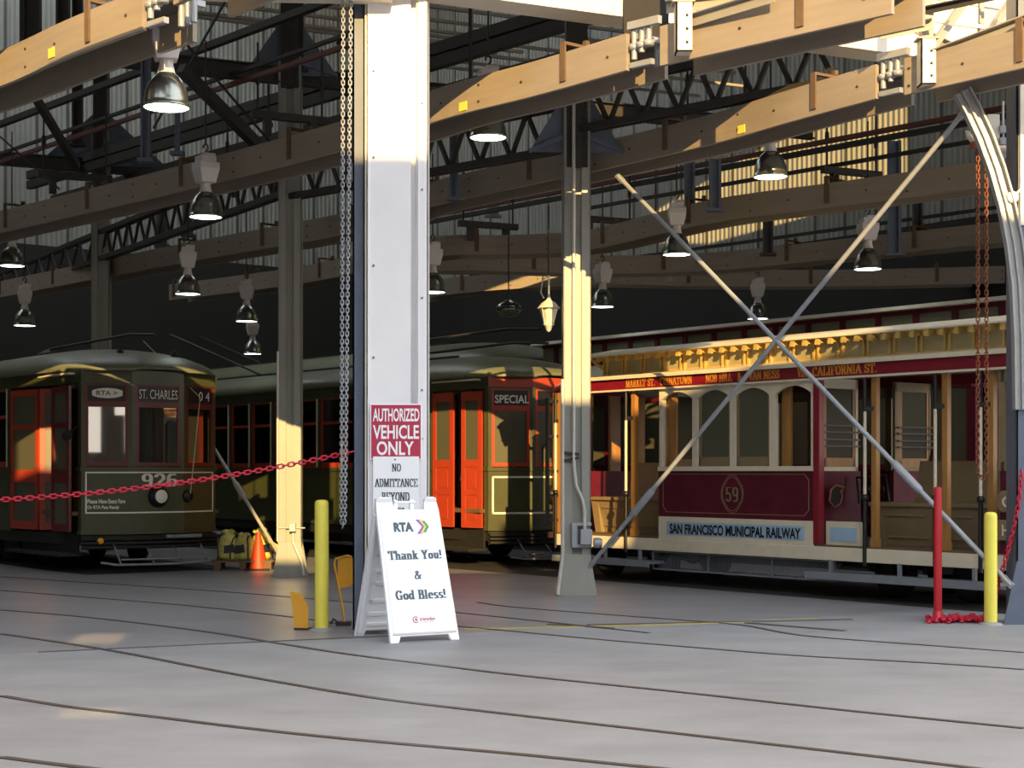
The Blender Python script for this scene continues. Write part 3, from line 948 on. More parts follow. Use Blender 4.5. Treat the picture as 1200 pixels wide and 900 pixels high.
# ------------------------------------------------------------------ trolley troughs
def trough(pts, label, z0=5.2, h=.34, w=.5, straps=(), tagpos=None, joint=True, inner=True):
    r = thing('trolley_trough', label, 'overhead trough', (0, 0, 0), 0, 'overhead trolley troughs')
    P = [Vector((p.x, p.y, 0)) for p in pts]
    Q = []
    for i in range(len(P) - 1):
        p0, p1_, p2_, p3 = P[max(i - 1, 0)], P[i], P[i + 1], P[min(i + 2, len(P) - 1)]
        n_ = 5 if len(P) > 2 else 1
        for s_ in range(n_):
            t = s_ / n_
            Q.append(0.5 * ((2 * p1_) + (p2_ - p0) * t + (2 * p0 - 5 * p1_ + 4 * p2_ - p3) * t * t + (3 * p1_ - p0 - 3 * p2_ + p3) * t ** 3))
    Q.append(P[-1])
    mb = MB()
    mb.strip(Q, z0, z0 + h, .045, 0)
    mb.build('side_board', 'plank', r)
    mb = MB()
    mb.strip(Q, z0, z0 + h, .045, w)
    mb.build('side_board', 'plank', r)
    mb = MB()
    mb.strip(Q, z0 + h - .05, z0 + h - .01, w - .05, w - .048)
    mb.build('top_board', 'plank_dark', r)
    # bolts and joints along the near board
    acc, nxt = 0, .25
    bolts, k = MB(), 0
    for i in range(len(Q) - 1):
        d = Q[i + 1] - Q[i]
        L = d.length
        d = d.normalized()
        nn = Vector((d.y, -d.x, 0))
        while nxt < acc + L:
            p = Q[i] + d * (nxt - acc)
            for dz in ((.08, .25) if k % 2 else (.17,)):
                bolts.lathe([(0, 0), (.014, 0), (.012, .012), (0, .014)], p + nn * -.044 + Vector((0, 0, z0 + dz)), 6, -nn)
            if k % 4 == 1:
                straps_mb = MB()
                q = p - nn * .055
                straps_mb.bar(q + Vector((0, 0, z0 + .06)), q + Vector((0, 0, z0 + h + .10)), .07, .02, nn)
                q2 = p + nn * w / 2
                straps_mb.bar(q2 + Vector((0, 0, z0 + h - .02)), q2 + Vector((0, 0, z0 + h + .16)), .05, .05, nn)
                straps_mb.bar(q + Vector((0, 0, z0 + h + .09)), q + nn * (w + .1) + Vector((0, 0, z0 + h + .09)), .05, .03)
                straps_mb.build('hanger_strap', 'wood', r)
            k += 1
            nxt += .62
        acc += L
    bolts.build('bolts', 'dark_steel', r)
    return r, Q


def tagplate(Q, s_, z, parent):
    acc = 0
    for i in range(len(Q) - 1):
        d = Q[i + 1] - Q[i]
        if acc + d.length >= s_:
            p = Q[i] + d.normalized() * (s_ - acc)
            d = d.normalized()
            nn = Vector((d.y, -d.x, 0))
            mb = MB()
            q = p - nn * .05 + Vector((0, 0, z))
            mb.bar(q - d * .06, q + d * .06, .008, .09)
            return mb.build('yellow_tag', 'yellow', parent)
        acc += d.length


def joint(p, d, parent, z0=5.2):
    """castings at the end of a trough"""
    d = Vector(d).normalized()
    nn = Vector((d.y, -d.x, 0))
    p = Vector((p.x, p.y, 0))
    mb = MB()
    up = Vector((0, 0, 1))
    q = p + up * z0
    mb.bar(q - d * .02 + up * .40 - nn * .03, q - d * .42 + up * .38 - nn * .03, .05, .07)
    for s_ in (.06, .16, .25):
        mb.tube([q - d * s_ + up * .36, q - d * s_ + up * (.06 + s_ * .5)], .028, 8)
        mb.lathe([(0, 0), (.05, 0), (.05, .05), (0, .05)], q - d * s_ + up * .18, 10)
        mb.tube([q - d * s_ + nn * .3 + up * .33, q - d * s_ + nn * .3 + up * .08], .03, 8)
    mb.bar(q - d * .02 + up * .04, q - d * .30 + up * .03, .05, .05)
    mb.bar(q - d * .1 + up * .3, q - d * .1 + nn * .5 + up * .3, .05, .05)
    mb.build('end_casting', 'galv', parent)


def zt(*p):
    return [at_z(x, y, 5.2) for x, y in p]


T1 = zt((172, 36), (85, 68), (0, 104), (-150, 160), (-400, 260))
r1, Q1 = trough(T1, 'bright gold lit trough at the upper left, nearest the white lamp')
tagplate(Q1, 1.55, 5.3, r1)
joint(T1[0], T1[1] - T1[0], r1)
T2 = zt((738, 83), (630, 113), (530, 138), (419, 173), (200, 228), (0, 274), (-200, 320))
r2, Q2 = trough(T2, 'long trough passing behind the white column, gold lit above the round lamp')
tagplate(Q2, 2.35, 5.27, r2)
joint(T2[0], T2[1] - T2[0], r2)
T3 = zt((1030, 116), (930, 143), (830, 171), (690, 203), (500, 244), (417, 273), (200, 311), (0, 349))
r3, Q3 = trough(T3, 'long trough lit gold at the upper right, over the dark bell lamp')
tagplate(Q3, 2.05, 5.27, r3)
joint(T3[0], T3[1] - T3[0], r3)
T4 = zt((1240, 208), (1138, 222), (984, 242), (830, 262), (693, 293), (600, 299), (500, 302), (365, 331), (200, 352))
trough(T4, 'brown trough curving behind the column, below the orange lit pipe')
T5 = zt((1300, 270), (1190, 283), (1000, 302), (830, 318), (693, 321), (580, 318), (490, 318))
trough(T5, 'fifth brown trough, curving flat above the arched dark roof')
T6 = zt((1300, 332), (1190, 332), (1000, 336), (830, 336), (700, 334), (560, 342), (480, 352))
trough(T6, 'lowest brown trough, deepest in the shed above the maroon clerestory')
O2 = [at_z(1048, 17, 5.2), at_z(777, 78, 5.2)]
trough(O2, 'tan boarded trough outside the doors at the top right', h=.36)
O3 = [at_z(1300, 58, 5.2), at_z(1063, 112, 5.2)]
trough(O3, 'tan boarded trough at the top right corner over the curved track', h=.36)
O1 = [at_z(330, -46, 5.2), at_z(209, 7, 5.2)]
trough(O1, 'end of a trough outside the doors at the top left', h=.36)

# steel over the outer troughs
def steel(name, p, q, w, h, m, label, cat, grp=None, shape='bar'):
    mb = MB()
    if shape == 'bar':
        mb.bar(p, q, w, h)
    elif shape == 'I':
        mb.ibeam(p, q, w, h)
    else:
        mb.bar(p, q, w, .012)
        pv, qv, d, sx, sz = mb.frame(p, q)
        mb.bar(pv - sx * (w / 2) - sz * (h / 2), qv - sx * (w / 2) - sz * (h / 2), .012, h)
    return tag(mb.build(name, m), label, cat, grp)


mb = MB()  # unseen beam, added and cut to keep sun off the left streetcar
mb.prism([(-5.35, 5.2), (-2.65, 5.2), (-2.65, 5.76), (-4.42, 6.32), (-5.2, 6.5), (-5.5, 6.0)], (0, 11, 0), (1, 0, 0), (0, 0, 1), -.1, .1)
mb.prism([(-7.6, 5.68), (-5.3, 5.9), (-5.3, 6.5), (-7.6, 6.8)], (0, 11, 0), (1, 0, 0), (0, 0, 1), -.1, .1)
tag(mb.build('shade_beam', 'purlin'), 'deep tapered canopy beam outside the left bay, above the photo frame', 'beam')
steel('head_block', Vector((1.05, 14.9, 5.76)), Vector((1.47, 14.9, 5.76)), .2, .40, 'black_matte', 'dark steel block under the door head above the end of the long trough', 'block')  # added and sized so its shadow falls on the middle column's top
steel('shade_beam', Vector((-2.45, 11, 6.15)), Vector((-1.28, 11, 6.15)), .2, 1.2, 'purlin', 'deep canopy beam end left of the white column, above the photo frame', 'beam')  # unseen, added to shade the upper part of the gold lit column


def hanger(px, py, Y, lab):
    p = ray(px, py, Y)
    o = thing('trough_hanger', lab, 'hanger', (p.x, p.y, p.z))
    mb = MB()
    mb.box(-.07, -.055, -.09, .07, 0, .44)
    mb.box(-.07, .075, -.09, -.078, 0, .44)
    mb.box(-.07, .075, -.09, .07, 0, .012)
    mb.build('strap_plate', 'old_white', o)
    mb = MB()
    mb.box(-.05, .06, -.06, .06, .44, 1.5)
    mb.box(-.10, .10, -.10, .08, .44, .455)
    mb.build('hanger_post', 'purlin', o)
    mb = MB()
    for zz in (.08, .2, .32):
        mb.lathe([(0, 0), (.014, 0), (.012, .012), (0, .014)], (.03, -.09, zz), 6, (0, -1, 0))
    mb.build('bolts', 'dark_steel', o)
    return p


h2 = hanger(800, 63, 14.1, 'cream hanger plate over the tan trough, above the lattice joist')
h3 = hanger(1085, 101, 15.3, 'cream hanger plate over the trough at the top right corner')
h4 = hanger(982, 14, 13.3, 'cream hanger plate at the top edge over the tan trough')
k_ = 'canopy steel angles'
up = Vector((0, 0, 1))


def canopy(x0, y0, Y0, x1, y1, Y1, w, h, lab, m='purlin'):
    return steel('canopy_angle', ray(x0, y0, Y0), ray(x1, y1, Y1), w, h, m, lab, 'steel angle', k_, 'L')


canopy(800, 20, 14.15, 905, -12, 13.4, .06, .10, 'steel angle running up right from the left canopy hanger')
canopy(1085, 62, 15.3, 1230, 8, 14.4, .07, .12, 'steel angle running up right from the corner hanger')
canopy(1085, 60, 15.35, 1132, -6, 15.5, .07, .09, 'steep canopy brace rising from the corner hanger')
canopy(1030, 34, 15.2, 1092, 22, 15.1, .10, .09, 'short stub angle with a cut end beside the corner hanger')
canopy(1020, 22, 15.5, 1230, -22, 14.6, .06, .06, 'thin dark angle along the top right edge', 'dark_steel')
canopy(1160, 50, 16.2, 1230, 30, 15.9, .08, .10, 'lower steel angle at the right edge over the tan trough')
canopy(1140, 64, 15.9, 1196, -20, 16.2, .08, .09, 'steep canopy brace nearest the right edge')
canopy(1048, 18, 15.6, 1146, 66, 16.5, .06, .06, 'canopy angle slanting down right behind the corner hanger')
canopy(780, 2, 14.6, 990, -20, 14.2, .07, .10, 'steel angle along the top edge above the tan trough')
canopy(1150, -4, 15.2, 1150, 28, 15.2, .05, .05, 'short upright canopy post at the right of the corner')

# ------------------------------------------------------------------ lattice joists on the column row
def lattice(p, q, z0, z1, lab, bays=9):
    o = thing('lattice_joist', lab, 'lattice joist', (0, 0, 0), 0, 'lattice joists along the column row')
    p, q = Vector(p), Vector(q)
    d = (q - p).normalized()
    nn = Vector((d.y, -d.x, 0))
    for z_ in (z0, z1):
        mb = MB()
        for s_ in (-.05, .05):
            mb.bar(p + nn * s_ + up * z_, q + nn * s_ + up * z_, .055, .085)
        mb.build('chord', 'dark_steel', o)
    mb = MB()
    L = (q - p).length
    for i in range(bays):
        a_ = p + d * (L * i / bays)
        m_ = p + d * (L * (i + .5) / bays)
        b_ = p + d * (L * (i + 1) / bays)
        mb.bar(a_ + up * z0, m_ + up * z1, .04, .05)
        mb.bar(m_ + up * z1, b_ + up * z0, .04, .05)
    mb.build('web_bars', 'dark_steel', o)
    return o


lattice(ROW[0].lerp(ROW[1], .36), ROW[1], 5.62, 6.12, 'dark lattice joist under the tan trough at the right', 7)
lattice(ROW[1], ROW[2], 5.42, 5.95, 'dark lattice joist behind the round lamp right of the white column', 10)
lattice(ROW[2], ROW[3], 5.5, 6.0, 'dark lattice joist above the roof of the left streetcar', 14)
lattice(ROW[3], ROW[4], 5.5, 6.0, 'dark lattice joist at the far left below the long trough', 9)

# gussets and column heads
def gusset(p, h, w, lab, m='blue_steel'):
    o = thing('column_head', lab, 'gusset', (p.x, p.y, p.z), .05)
    for s_ in (-1, 1):
        mb = MB()
        mb.prism([(s_ * .12, 0), (s_ * (.12 + w), 0), (s_ * (.12 + w * .9), h * .1), (s_ * .12, h)], (0, -.02, 0), (1, 0, 0), (0, 0, 1), 0, .03)
        mb.prism([(s_ * .12, h * .2), (s_ * (.12 + w), -.02), (s_ * (.12 + w), .03), (s_ * .12, h * .2 + .08)], (0, -.05, 0), (1, 0, 0), (0, 0, 1), 0, .04)
        mb.build('gusset_plate', m, o)
    mb = MB()
    mb.box(-.13, .13, -.13, .13, -.2, 2.2)
    mb.build('post', 'dark_steel', o)
    return o


g1 = gusset(Vector((ROW[2].x, ROW[2].y, 7.15)), .8, .55, 'steel column head with gusset plates left of the hoist chain')
g2 = gusset(Vector((ROW[3].x, ROW[3].y, 7.25)), 1.0, 1.1, 'wide gusset plates on a beam at the upper left')
g3 = gusset(Vector((ROW[1].x, ROW[1].y, 5.35)), .75, .45, 'grey column head behind the long trough right of the round lamp')
for p, z_, lab, k0, k1 in ((ROW[2], 7.15, 'dark cross beam from the white lamp to the column head', -2.6, 9), (ROW[3], 7.25, 'dark cross beam at the far left below the gold trough', -9, 1.35), (ROW[1], 7.9, 'dark cross beam under the roof over the tan trough', -3, 9)):
    steel('roof_beam', Vector((p.x, p.y, z_)) + FA * k0, Vector((p.x, p.y, z_)) + FA * k1, .16, .22, 'dark_steel', lab, 'beam', None, 'I')


def tdir(px, py, Y, l0, l1, w, h, m, lab, name='roof_brace', cat='brace'):
    p = ray(px, py, Y)
    d = Vector((-.673, .740, 0))
    return steel(name, p + d * l0, p + d * l1, w, h, m, lab, cat)


tdir(585, 35, 21, -3, 14, .12, .16, 'dark_steel', 'upper dark double beam right of the white column')
tdir(585, 52, 21, -3, 14, .12, .16, 'dark_steel', 'lower dark double beam right of the white column')
tdir(600, 84, 22, -3.5, 14, .10, .14, 'dark_steel', 'dark beam just above the round lamp right of the white column')
tdir(60, 60, 17.5, -4, 9, .14, .16, 'dark_steel', 'dark steel beam running behind the gold lit trough at the upper left')
tdir(330, 22, 22, -3, 14, .10, .10, 'dark_steel', 'dark beam sloping up to the hoist chain at the top')
tdir(170, 122, 24, -6, 10, .05, .05, 'dark_steel', 'upper of two thin pipes crossing behind the big white lamp', 'sprinkler_pipe', 'pipe')
tdir(170, 133, 24, -6, 10, .06, .06, 'redpipe', 'lower red brown pipe crossing behind the big white lamp', 'sprinkler_pipe', 'pipe')
tdir(760, 205, 27, -9, 6, .07, .07, 'redpipe', 'orange lit pipe crossing above the brown trough', 'sprinkler_pipe', 'pipe')
tdir(760, 213, 27, -9, 6, .08, .08, 'dark_steel', 'dark pipe just under the orange lit pipe', 'sprinkler_pipe', 'pipe')
tdir(880, 255, 30, -9, 8, .06, .06, 'dark_steel', 'thin pipe in front of the gold lit wall sheet', 'sprinkler_pipe', 'pipe')
tdir(900, 280, 31, -9, 8, .06, .06, 'dark_steel', 'second thin pipe lower on the gold lit wall sheet', 'sprinkler_pipe', 'pipe')
tdir(1000, 190, 25, -6, 6, .06, .06, 'dark_steel', 'dark pipe by the brace rod at the upper right', 'sprinkler_pipe', 'pipe')
tdir(380, 150, 25, -6, 8, .06, .08, 'dark_steel', 'dark pipe with clamps right of the big white lamp', 'sprinkler_pipe', 'pipe')
steel('roof_brace', ray(212, 80, 19.5), ray(300, 168, 20.5), .13, .13, 'dark_steel', 'thick diagonal strut right of the big white lamp', 'brace')
steel('roof_brace', ray(38, 108, 22), ray(90, 195, 24), .10, .10, 'dark_steel', 'diagonal strut below the gold trough at the left', 'brace')
steel('roof_brace', ray(656, 160, 30), ray(592, 205, 34), .14, .2, 'purlin', 'pale slanting strut right of the round lamp', 'brace')
steel('tie_rod', ray(200, 30, 20), ray(345, 200, 22), .025, .025, 'dark_steel', 'thin tie rod falling right behind the big white lamp', 'tie rod')
steel('tie_rod', ray(265, 0, 20), ray(180, 150, 22), .025, .025, 'dark_steel', 'thin tie rod falling left past the big white lamp', 'tie rod')
steel('tie_rod', ray(0, 160, 22), ray(70, 222, 22), .025, .025, 'dark_steel', 'thin tie rod at the far left below the gold trough', 'tie rod')
steel('tie_rod', ray(430, 18, 24), ray(395, 52, 24), .05, .05, 'dark_steel', 'short strut crossing behind the hoist chain near the top', 'tie rod')
# thin pale purlins seen end to end under the roof
for i, (px, py, Y, a0, a1) in enumerate([(560, 30, 28, -3, 5), (590, 52, 29, -3, 5), (610, 70, 30, -3, 5), (560, 75, 32, -3, 4), (640, 92, 31, -2.5, 3.5), (540, 12, 27, -2, 4), (300, 28, 27, -2, 4.5), (330, 14, 27, -2, 4), (290, 22, 26, -1.5, 5)]):
    p = ray(px, py, Y)
    steel('purlin', p + FA * a0, p + FA * a1, .07, .05, 'purlin', 'pale purlin of the row under the roof right of the white column' if i < 6 else 'pale pipe of the three strung above the left cross beam', 'purlin', 'pale purlins under the roof right' if i < 6 else 'pale pipes above the left cross beam')

# upright drop rods
def drop(px, y0, y1, Y, w, lab, m='dark_steel'):
    o = thing('drop_post', lab, 'hanger', (0, 0, 0), 0)
    mb = MB()
    p, q = ray(px, y1, Y), ray(px, y0, Y)
    if w > .08:
        for s_ in (-1, 1):
            mb.box(p.x + s_ * w / 2 - w * .16, p.x + s_ * w / 2 + w * .16, p.y - .05, p.y + .05, p.z, q.z)
        mb.box(p.x - w / 2, p.x + w / 2, p.y, p.y + .012, p.z, q.z)
    else:
        mb.tube([p, q], w / 2, 6)
    mb.build('post', m, o)
    mb = MB()
    mb.box(p.x - w * .9 - .02, p.x + w * .9 + .02, p.y - .07, p.y + .07, p.z, p.z + .05)
    mb.build('foot_plate', m, o)


drop(171, -60, 190, 20.5, .09, 'paired drop posts left of the big white lamp', 'blue_steel')
drop(208, 120, 182, 20.5, .075, 'short drop post under the big white lamp', 'blue_steel')
drop(91, -60, 172, 29.2, .14, 'double dark drop post at the wide gusset plates')
drop(36, -40, 74, 17, .16, 'dark drop post behind the gold lit trough at the top left')
drop(74, -40, 40, 17, .10, 'second drop post behind the gold lit trough at the top left')
drop(124, 40, 240, 27, .03, 'thin drop rod between the wide gusset and the big white lamp')
drop(345, -20, 86, 22.6, .2, 'dark upright above the column head left of the hoist chain')
drop(532, 145, 235, 21, .09, 'dark drop post left of the round lamp', 'blue_steel')
drop(551, 0, 100, 20, .05, 'thin dark drop rod above the round lamp')
drop(838, 186, 248, 23, .13, 'blue grey drop post right of the tilted brace rod', 'blue_steel')
drop(808, 190, 258, 24, .12, 'blue grey drop post by the orange lit pipe', 'blue_steel')
drop(1048, 165, 300, 26, .16, 'blue grey drop post by the brace rod at the upper right', 'blue_steel')
drop(1075, 205, 270, 27, .12, 'short dark drop post above the right brown trough')
drop(900, 225, 300, 26, .12, 'short dark drop post on the gold lit wall sheet')
drop(190, 205, 290, 30, .14, 'blue grey drop post above the left streetcar, left one', 'blue_steel')
drop(221, 205, 278, 28, .12, 'blue grey drop post above the left streetcar, right one', 'blue_steel')
drop(315, 92, 148, 22, .035, 'thin turnbuckle rod hanging left of the hoist chain')
drop(786, 92, 330, 31, .05, 'pale thin conduit beside the tilted brace rod', 'purlin')
drop(768, 192, 252, 30, .035, 'orange lit thin drop rod on the wall', 'redpipe')
drop(572, 198, 240, 31, .05, 'pale short conduit under the round lamp', 'purlin')
drop(578, 198, 255, 33, .18, 'pale lit stanchion under the round lamp', 'purlin')


def spreader(px, py, Y, lab, w=1.1):
    o = thing('spreader_bar', lab, 'hanger', tuple(ray(px, py, Y)), math.atan2(FA.y, FA.x))
    mb = MB()
    mb.box(-w / 2, w / 2, -.05, .05, -.05, .05)
    mb.build('bar', 'dark_steel', o)
    mb = MB()
    for s_ in (-1, 1):
        mb = MB()
        mb.tube([(s_ * w * .42, 0, 0), (s_ * w * .42, 0, 1.0)], .016, 6)
        mb.lathe([(.0, .4), (.03, .42), (.035, .5), (.03, .58), (0, .6)], (s_ * w * .42, 0, .0), 8)
        mb.box(s_ * w * .3 - .05, s_ * w * .3 + .05, -.06, .06, -.28, -.05)
        mb.build('drop_rod', 'dark_steel', o)


spreader(340, 138, 22, 'dark spreader bar hung left of the hoist chain')
spreader(88, 207, 24, 'dark spreader bar hung at the far left above the long trough')
spreader(840, 142, 21.5, 'dark spreader bar hung under the tan trough')
spreader(572, 264, 27, 'dark spreader bar below the round lamp')
spreader(710, 258, 27, 'dark spreader bar right of the middle column')
spreader(998, 202, 24.5, 'dark spreader bar left of the brace rod at the upper right')
spreader(300, 212, 25, 'dark spreader bar right of the small lamp over the left streetcar')

# ================================================================== STREETCARS
def lerp2(p, q, t):
    return (p[0] + (q[0] - p[0]) * t, p[1] + (q[1] - p[1]) * t)


def seglen(p, q):
    return math.hypot(q[0] - p[0], q[1] - p[1])


def wframe(mb, p, q, z0, z1, b, th, off=0.0, rails=(), bot=None, top=None):
    """rectangular frame standing on plan segment p-q"""
    L = seglen(p, q)
    f = b / L
    bot = b if bot is None else bot
    top = b if top is None else top
    mb.strip([p, lerp2(p, q, f)], z0, z1, th, off)
    mb.strip([lerp2(p, q, 1 - f), q], z0, z1, th, off)
    i, j = lerp2(p, q, f), lerp2(p, q, 1 - f)
    mb.strip([i, j], z0, z0 + bot, th, off)
    mb.strip([i, j], z1 - top, z1, th, off)
    for z in rails:
        mb.strip([i, j], z - b / 2, z + b / 2, th, off)
    return mb


def pane(p, q, z0, z1, m, parent, off=-.02, name='pane'):
    mb = MB()
    mb.strip([p, q], z0, z1, .008, off)
    return mb.build(name, m, parent)


def facet_text(fn, body, p, q, u0, u1, z0, z1, m, parent, off=.012, name='lettering', **kw):
    L = seglen(p, q)
    ex = Vector(((q[0] - p[0]) / L, (q[1] - p[1]) / L, 0))
    nrm = Vector((ex.y, -ex.x, 0))
    a = lerp2(p, q, u0)
    O = Vector((a[0], a[1], z0)) + nrm * off
    return fn(name, body, O, ex, Vector((0, 0, 1)), L * (u1 - u0), z1 - z0, m, parent, **kw)


def perley(label, origin, door=(-1.62, -.42), kind='a', body='green', sash='red', L=14.5, scale=1.0):
    R_ = thing('streetcar', label, 'streetcar', origin, CAR_ROT)
    R_.scale = (scale,) * 3
    full = [(-L + .3, -1.1), (-L + 2.6, -1.3), (-2.6, -1.3), (-.32, -1.1), (-.04, -.42), (-.04, .42), (-.32, 1.1), (-2.6, 1.3), (-L + 2.6, 1.3), (-L + .3, 1.1), (-L + .04, .42), (-L + .04, -.42), (-L + .3, -1.1)]

    def yn(x):
        return -1.3 if x < -2.6 else -1.3 + .2 * (x + 2.6) / 2.28
    d0, d1 = door
    D0, D1 = (d0, yn(d0)), (d1, yn(d1))
    near = [full[0], full[1]] + ([full[2]] if d0 > -2.6 else []) + [D0]
    rest = [D1] + full[3:]
    mb = MB()
    for ln in (near, rest):
        mb.strip(ln, .58, 1.52, .06, 0)
        mb.strip(ln, 1.50, 1.56, .09, .025)
        mb.strip(ln, .56, .62, .07, .012)
    mb.strip(full, 2.82, 3.0, .06, 0)
    mb.strip(full, 2.80, 2.83, .08, .015)
    # posts
    nx = d0 - .10
    wins = []
    while nx - .83 > -L + 2.6:
        wins.append((nx - .83, nx))
        nx -= .83
    mb.strip([(nx - .02, -1.3), (-L + 2.6, -1.3), (-L + .3, -1.1)], 1.5, 2.83, .06, 0)
    for a_, b_ in wins:
        mb.strip([(b_ - .04, yn(b_ - .04)), (b_ + .04, yn(b_ + .04))], 1.5, 2.83, .07, .008)
    mb.strip([(d0 - .10, yn(d0 - .1)), D0], 1.5, 2.83, .06, 0)
    for i in range(12):
        x = -2.6 - i * (L - 5.2) / 11
        mb.strip([(x + .05, 1.3), (x - .05, 1.3)], 1.5, 2.83, .06, 0)
    mb.strip([(-.32, 1.1), (-2.6, 1.3)], 1.5, 2.83, .05, 0)
    mb.strip([full[8], full[9], full[10], full[11], full[12]], 1.5, 2.83, .05, 0)
    # front corner posts
    for p_, q_ in ((full[3], full[4]), (full[4], full[5]), (full[5], full[6])):
        f = .055 / seglen(p_, q_)
        mb.strip([p_, lerp2(p_, q_, f)], 1.5, 2.83, .07, 0)
        mb.strip([lerp2(p_, q_, 1 - f), q_], 1.5, 2.83, .07, 0)
    mb.strip([D1, full[3]], 1.5, 2.83, .06, 0)
    mb.build('body', body, R_)
    mb = MB()
    mb.strip(full, .40, .57, .10, -.03)
    mb.build('sill', 'black_matte', R_)
    # side windows
    for a_, b_ in wins:
        p, q = (a_ + .04, yn(a_ + .04)), (b_ - .04, yn(b_ - .04))
        mb = MB()
        wframe(mb, p, q, 1.56, 2.82, .05, .04, -.01, (2.36,), .09)
        w = mb.build('window', sash, R_)
        pane(lerp2(p, q, .05), lerp2(p, q, .95), 1.60, 2.79, 'glass', w, -.03)
        mb = MB()
        mb.strip([lerp2(p, q, .93), lerp2(p, q, .985)], 1.57, 2.81, .02, .012)
        mb.build('window_guide', 'cream', w)
    # front windows, dark red frames, signs above
    for i, (p_, q_) in enumerate(((full[3], full[4]), (full[4], full[5]), (full[5], full[6]))):
        f = .055 / seglen(p_, q_)
        p, q = lerp2(p_, q_, f), lerp2(p_, q_, 1 - f)
        mb = MB()
        wframe(mb, p, q, 1.57, 2.50, .05, .045, 0, (), .06)
        w = mb.build('front_window', 'red_dk' if kind == 'a' else sash, R_)
        pane(lerp2(p, q, .04), lerp2(p, q, .96), 1.6, 2.47, 'glass_front' if kind == 'a' else 'glass_dull', w, -.02)
        mb = MB()
        wframe(mb, p, q, 2.50, 2.81, .035, .06, .005)
        s = mb.build('destination_sign', 'red_dk' if kind == 'a' else sash, R_)
        mb = MB()
        mb.strip([lerp2(p, q, .04), lerp2(p, q, .96)], 2.53, 2.79, .03, -.012)
        mb.build('sign_face', 'black', s)
        if kind == 'a' and i == 1:
            facet_text(sans, 'ST. CHARLES', p, q, .07, .93, 2.58, 2.72, 'letter_white', s, .004)
        if kind == 'a' and i == 0:
            L_ = seglen(p, q)
            ex = Vector(((q[0] - p[0]) / L_, (q[1] - p[1]) / L_, 0))
            nr = Vector((ex.y, -ex.x, 0))
            ov = MB()
            poly = [(.32 + .25 * math.cos(t) + (.0), .075 * math.sin(t)) for t in [2 * math.pi * k / 24 for k in range(24)]]
            poly = [(min(max(x, .10), .54), y) for x, y in poly]
            ov.prism(poly, Vector((p[0], p[1], 2.655)) + nr * -.01, ex, (0, 0, 1), 0, .01)
            ov.build('sign_oval', 'letter_white', s)
            facet_text(sans, 'RTA >', p, q, .26, .74, 2.62, 2.69, 'letter_grey', s, .004, weight=.02)
        if kind == 'a' and i == 2:
            facet_text(sans, '0 4', p, q, .45, .85, 2.58, 2.72, 'letter_white', s, .004)
        if kind == 'b' and i == 0:
            facet_text(sans, 'SPECIAL', p, q, .08, .98, 2.57, 2.70, 'letter_white', s, .004, weight=.02)
    # white line round the front panel
    fr = [lerp2(full[3], full[4], .08), full[4], full[5], lerp2(full[6], full[5], .08)]
    if kind in 'ab':
        mb = MB()
        z0, z1 = (.87, 1.49) if kind == 'a' else (.82, 1.42)
        w = .022 if kind == 'a' else .03
        mb.strip(fr, z0, z0 + w, .006, .006)
        mb.strip(fr, z1 - w, z1, .006, .006)
        for p, q in ((fr[0], lerp2(fr[0], fr[1], w / seglen(fr[0], fr[1]))), (lerp2(fr[3], fr[2], w / seglen(fr[3], fr[2])), fr[3])):
            mb.strip([p, q], z0, z1, .006, .006)
        mb.build('panel_line', 'letter_white', R_)
    if kind == 'b':
        mb = MB()
        mb.strip(full[3:7], 2.825, 2.99, .02, .008)
        mb.build('front_band', 'red', R_)
    # headlight
    mb = MB()
    mb.lathe([(.0, 0), (.16, 0), (.17, .02), (.15, .05), (.12, .11), (.105, .12), (.1, .12)], (-.05, .0, 1.12), 24, (1, 0, 0))
    hl = mb.build('headlight', 'black', R_)
    mb = MB()
    mb.lathe([(0, .125), (.05, .122), (.1, .112)], (-.05, .0, 1.12), 20, (1, 0, 0))
    mb.build('lens', 'lens', hl)
    if kind == 'a':
        facet_text(pen, '926', full[4], full[5], .17, .87, 1.27, 1.46, 'letter_white', R_, .008, T=.2, H=.06, name='car_number')
        facet_text(sans, 'Please Have Exact Fare', full[3], full[4], .12, .86, 1.02, 1.085, 'letter_white', R_, .008, weight=.03)
        facet_text(sans, 'Or RTA Pass Ready', full[3], full[4], .12, .74, .925, .99, 'letter_white', R_, .008, weight=.03)
        mb = MB()
        mb.lathe([(0, 0), (.09, 0), (.1, .03), (.09, .06), (.03, .07), (0, .09)], (-.08, .48, 1.12), 18, (.93, .37, 0))
        mb.build('rope_retriever', 'black', R_)
        mb = MB()
        mb.tube([(.02, .50, 1.16), (.10, .62, 2.62), (-1.2, .3, 3.55)], .008, 5)
        mb.build('trolley_rope', 'cloth', R_)
        mb = MB()
        mb.lathe([(0, 0), (.04, .01), (.075, .05), (.08, .09), (.06, .10), (0, .1)], (-.42, -1.24, 2.03), 14, (.7, -.7, 0))
        mb.tube([(-.36, -1.1, 2.2), (-.42, -1.24, 2.05)], .01, 5)
        mb.build('wing_mirror', 'black_matte', R_)
        mb = MB()
        for k in range(5):
            y = .50 + .05 * k
            x = -.135 - .41 * (y - .42) - .02 * (k % 2)
            mb.tube([(x, y, 2.46), (x, y + .02, 2.15), (x - .02, y + .06, 1.95), (x, y + .03, 1.62)], .032, 6)
        mb.build('curtain', 'cloth', R_)
        mb = MB()
        mb.lathe([(0, 0), (.05, 0), (.05, .05), (.03, .07), (0, .07)], (-.13, -.88, .47), 12, (.9, -.4, 0))
        mb.build('marker_lamp', 'amber', R_)
    # fender and bumper
    mb = MB()
    nose = [full[3], full[4], full[5], full[6]]
    for z in (.36, .42, .48):
        mb.strip(nose, z, z + .035, .12, .12)
    mb.strip(nose, .34, .54, .04, .02)
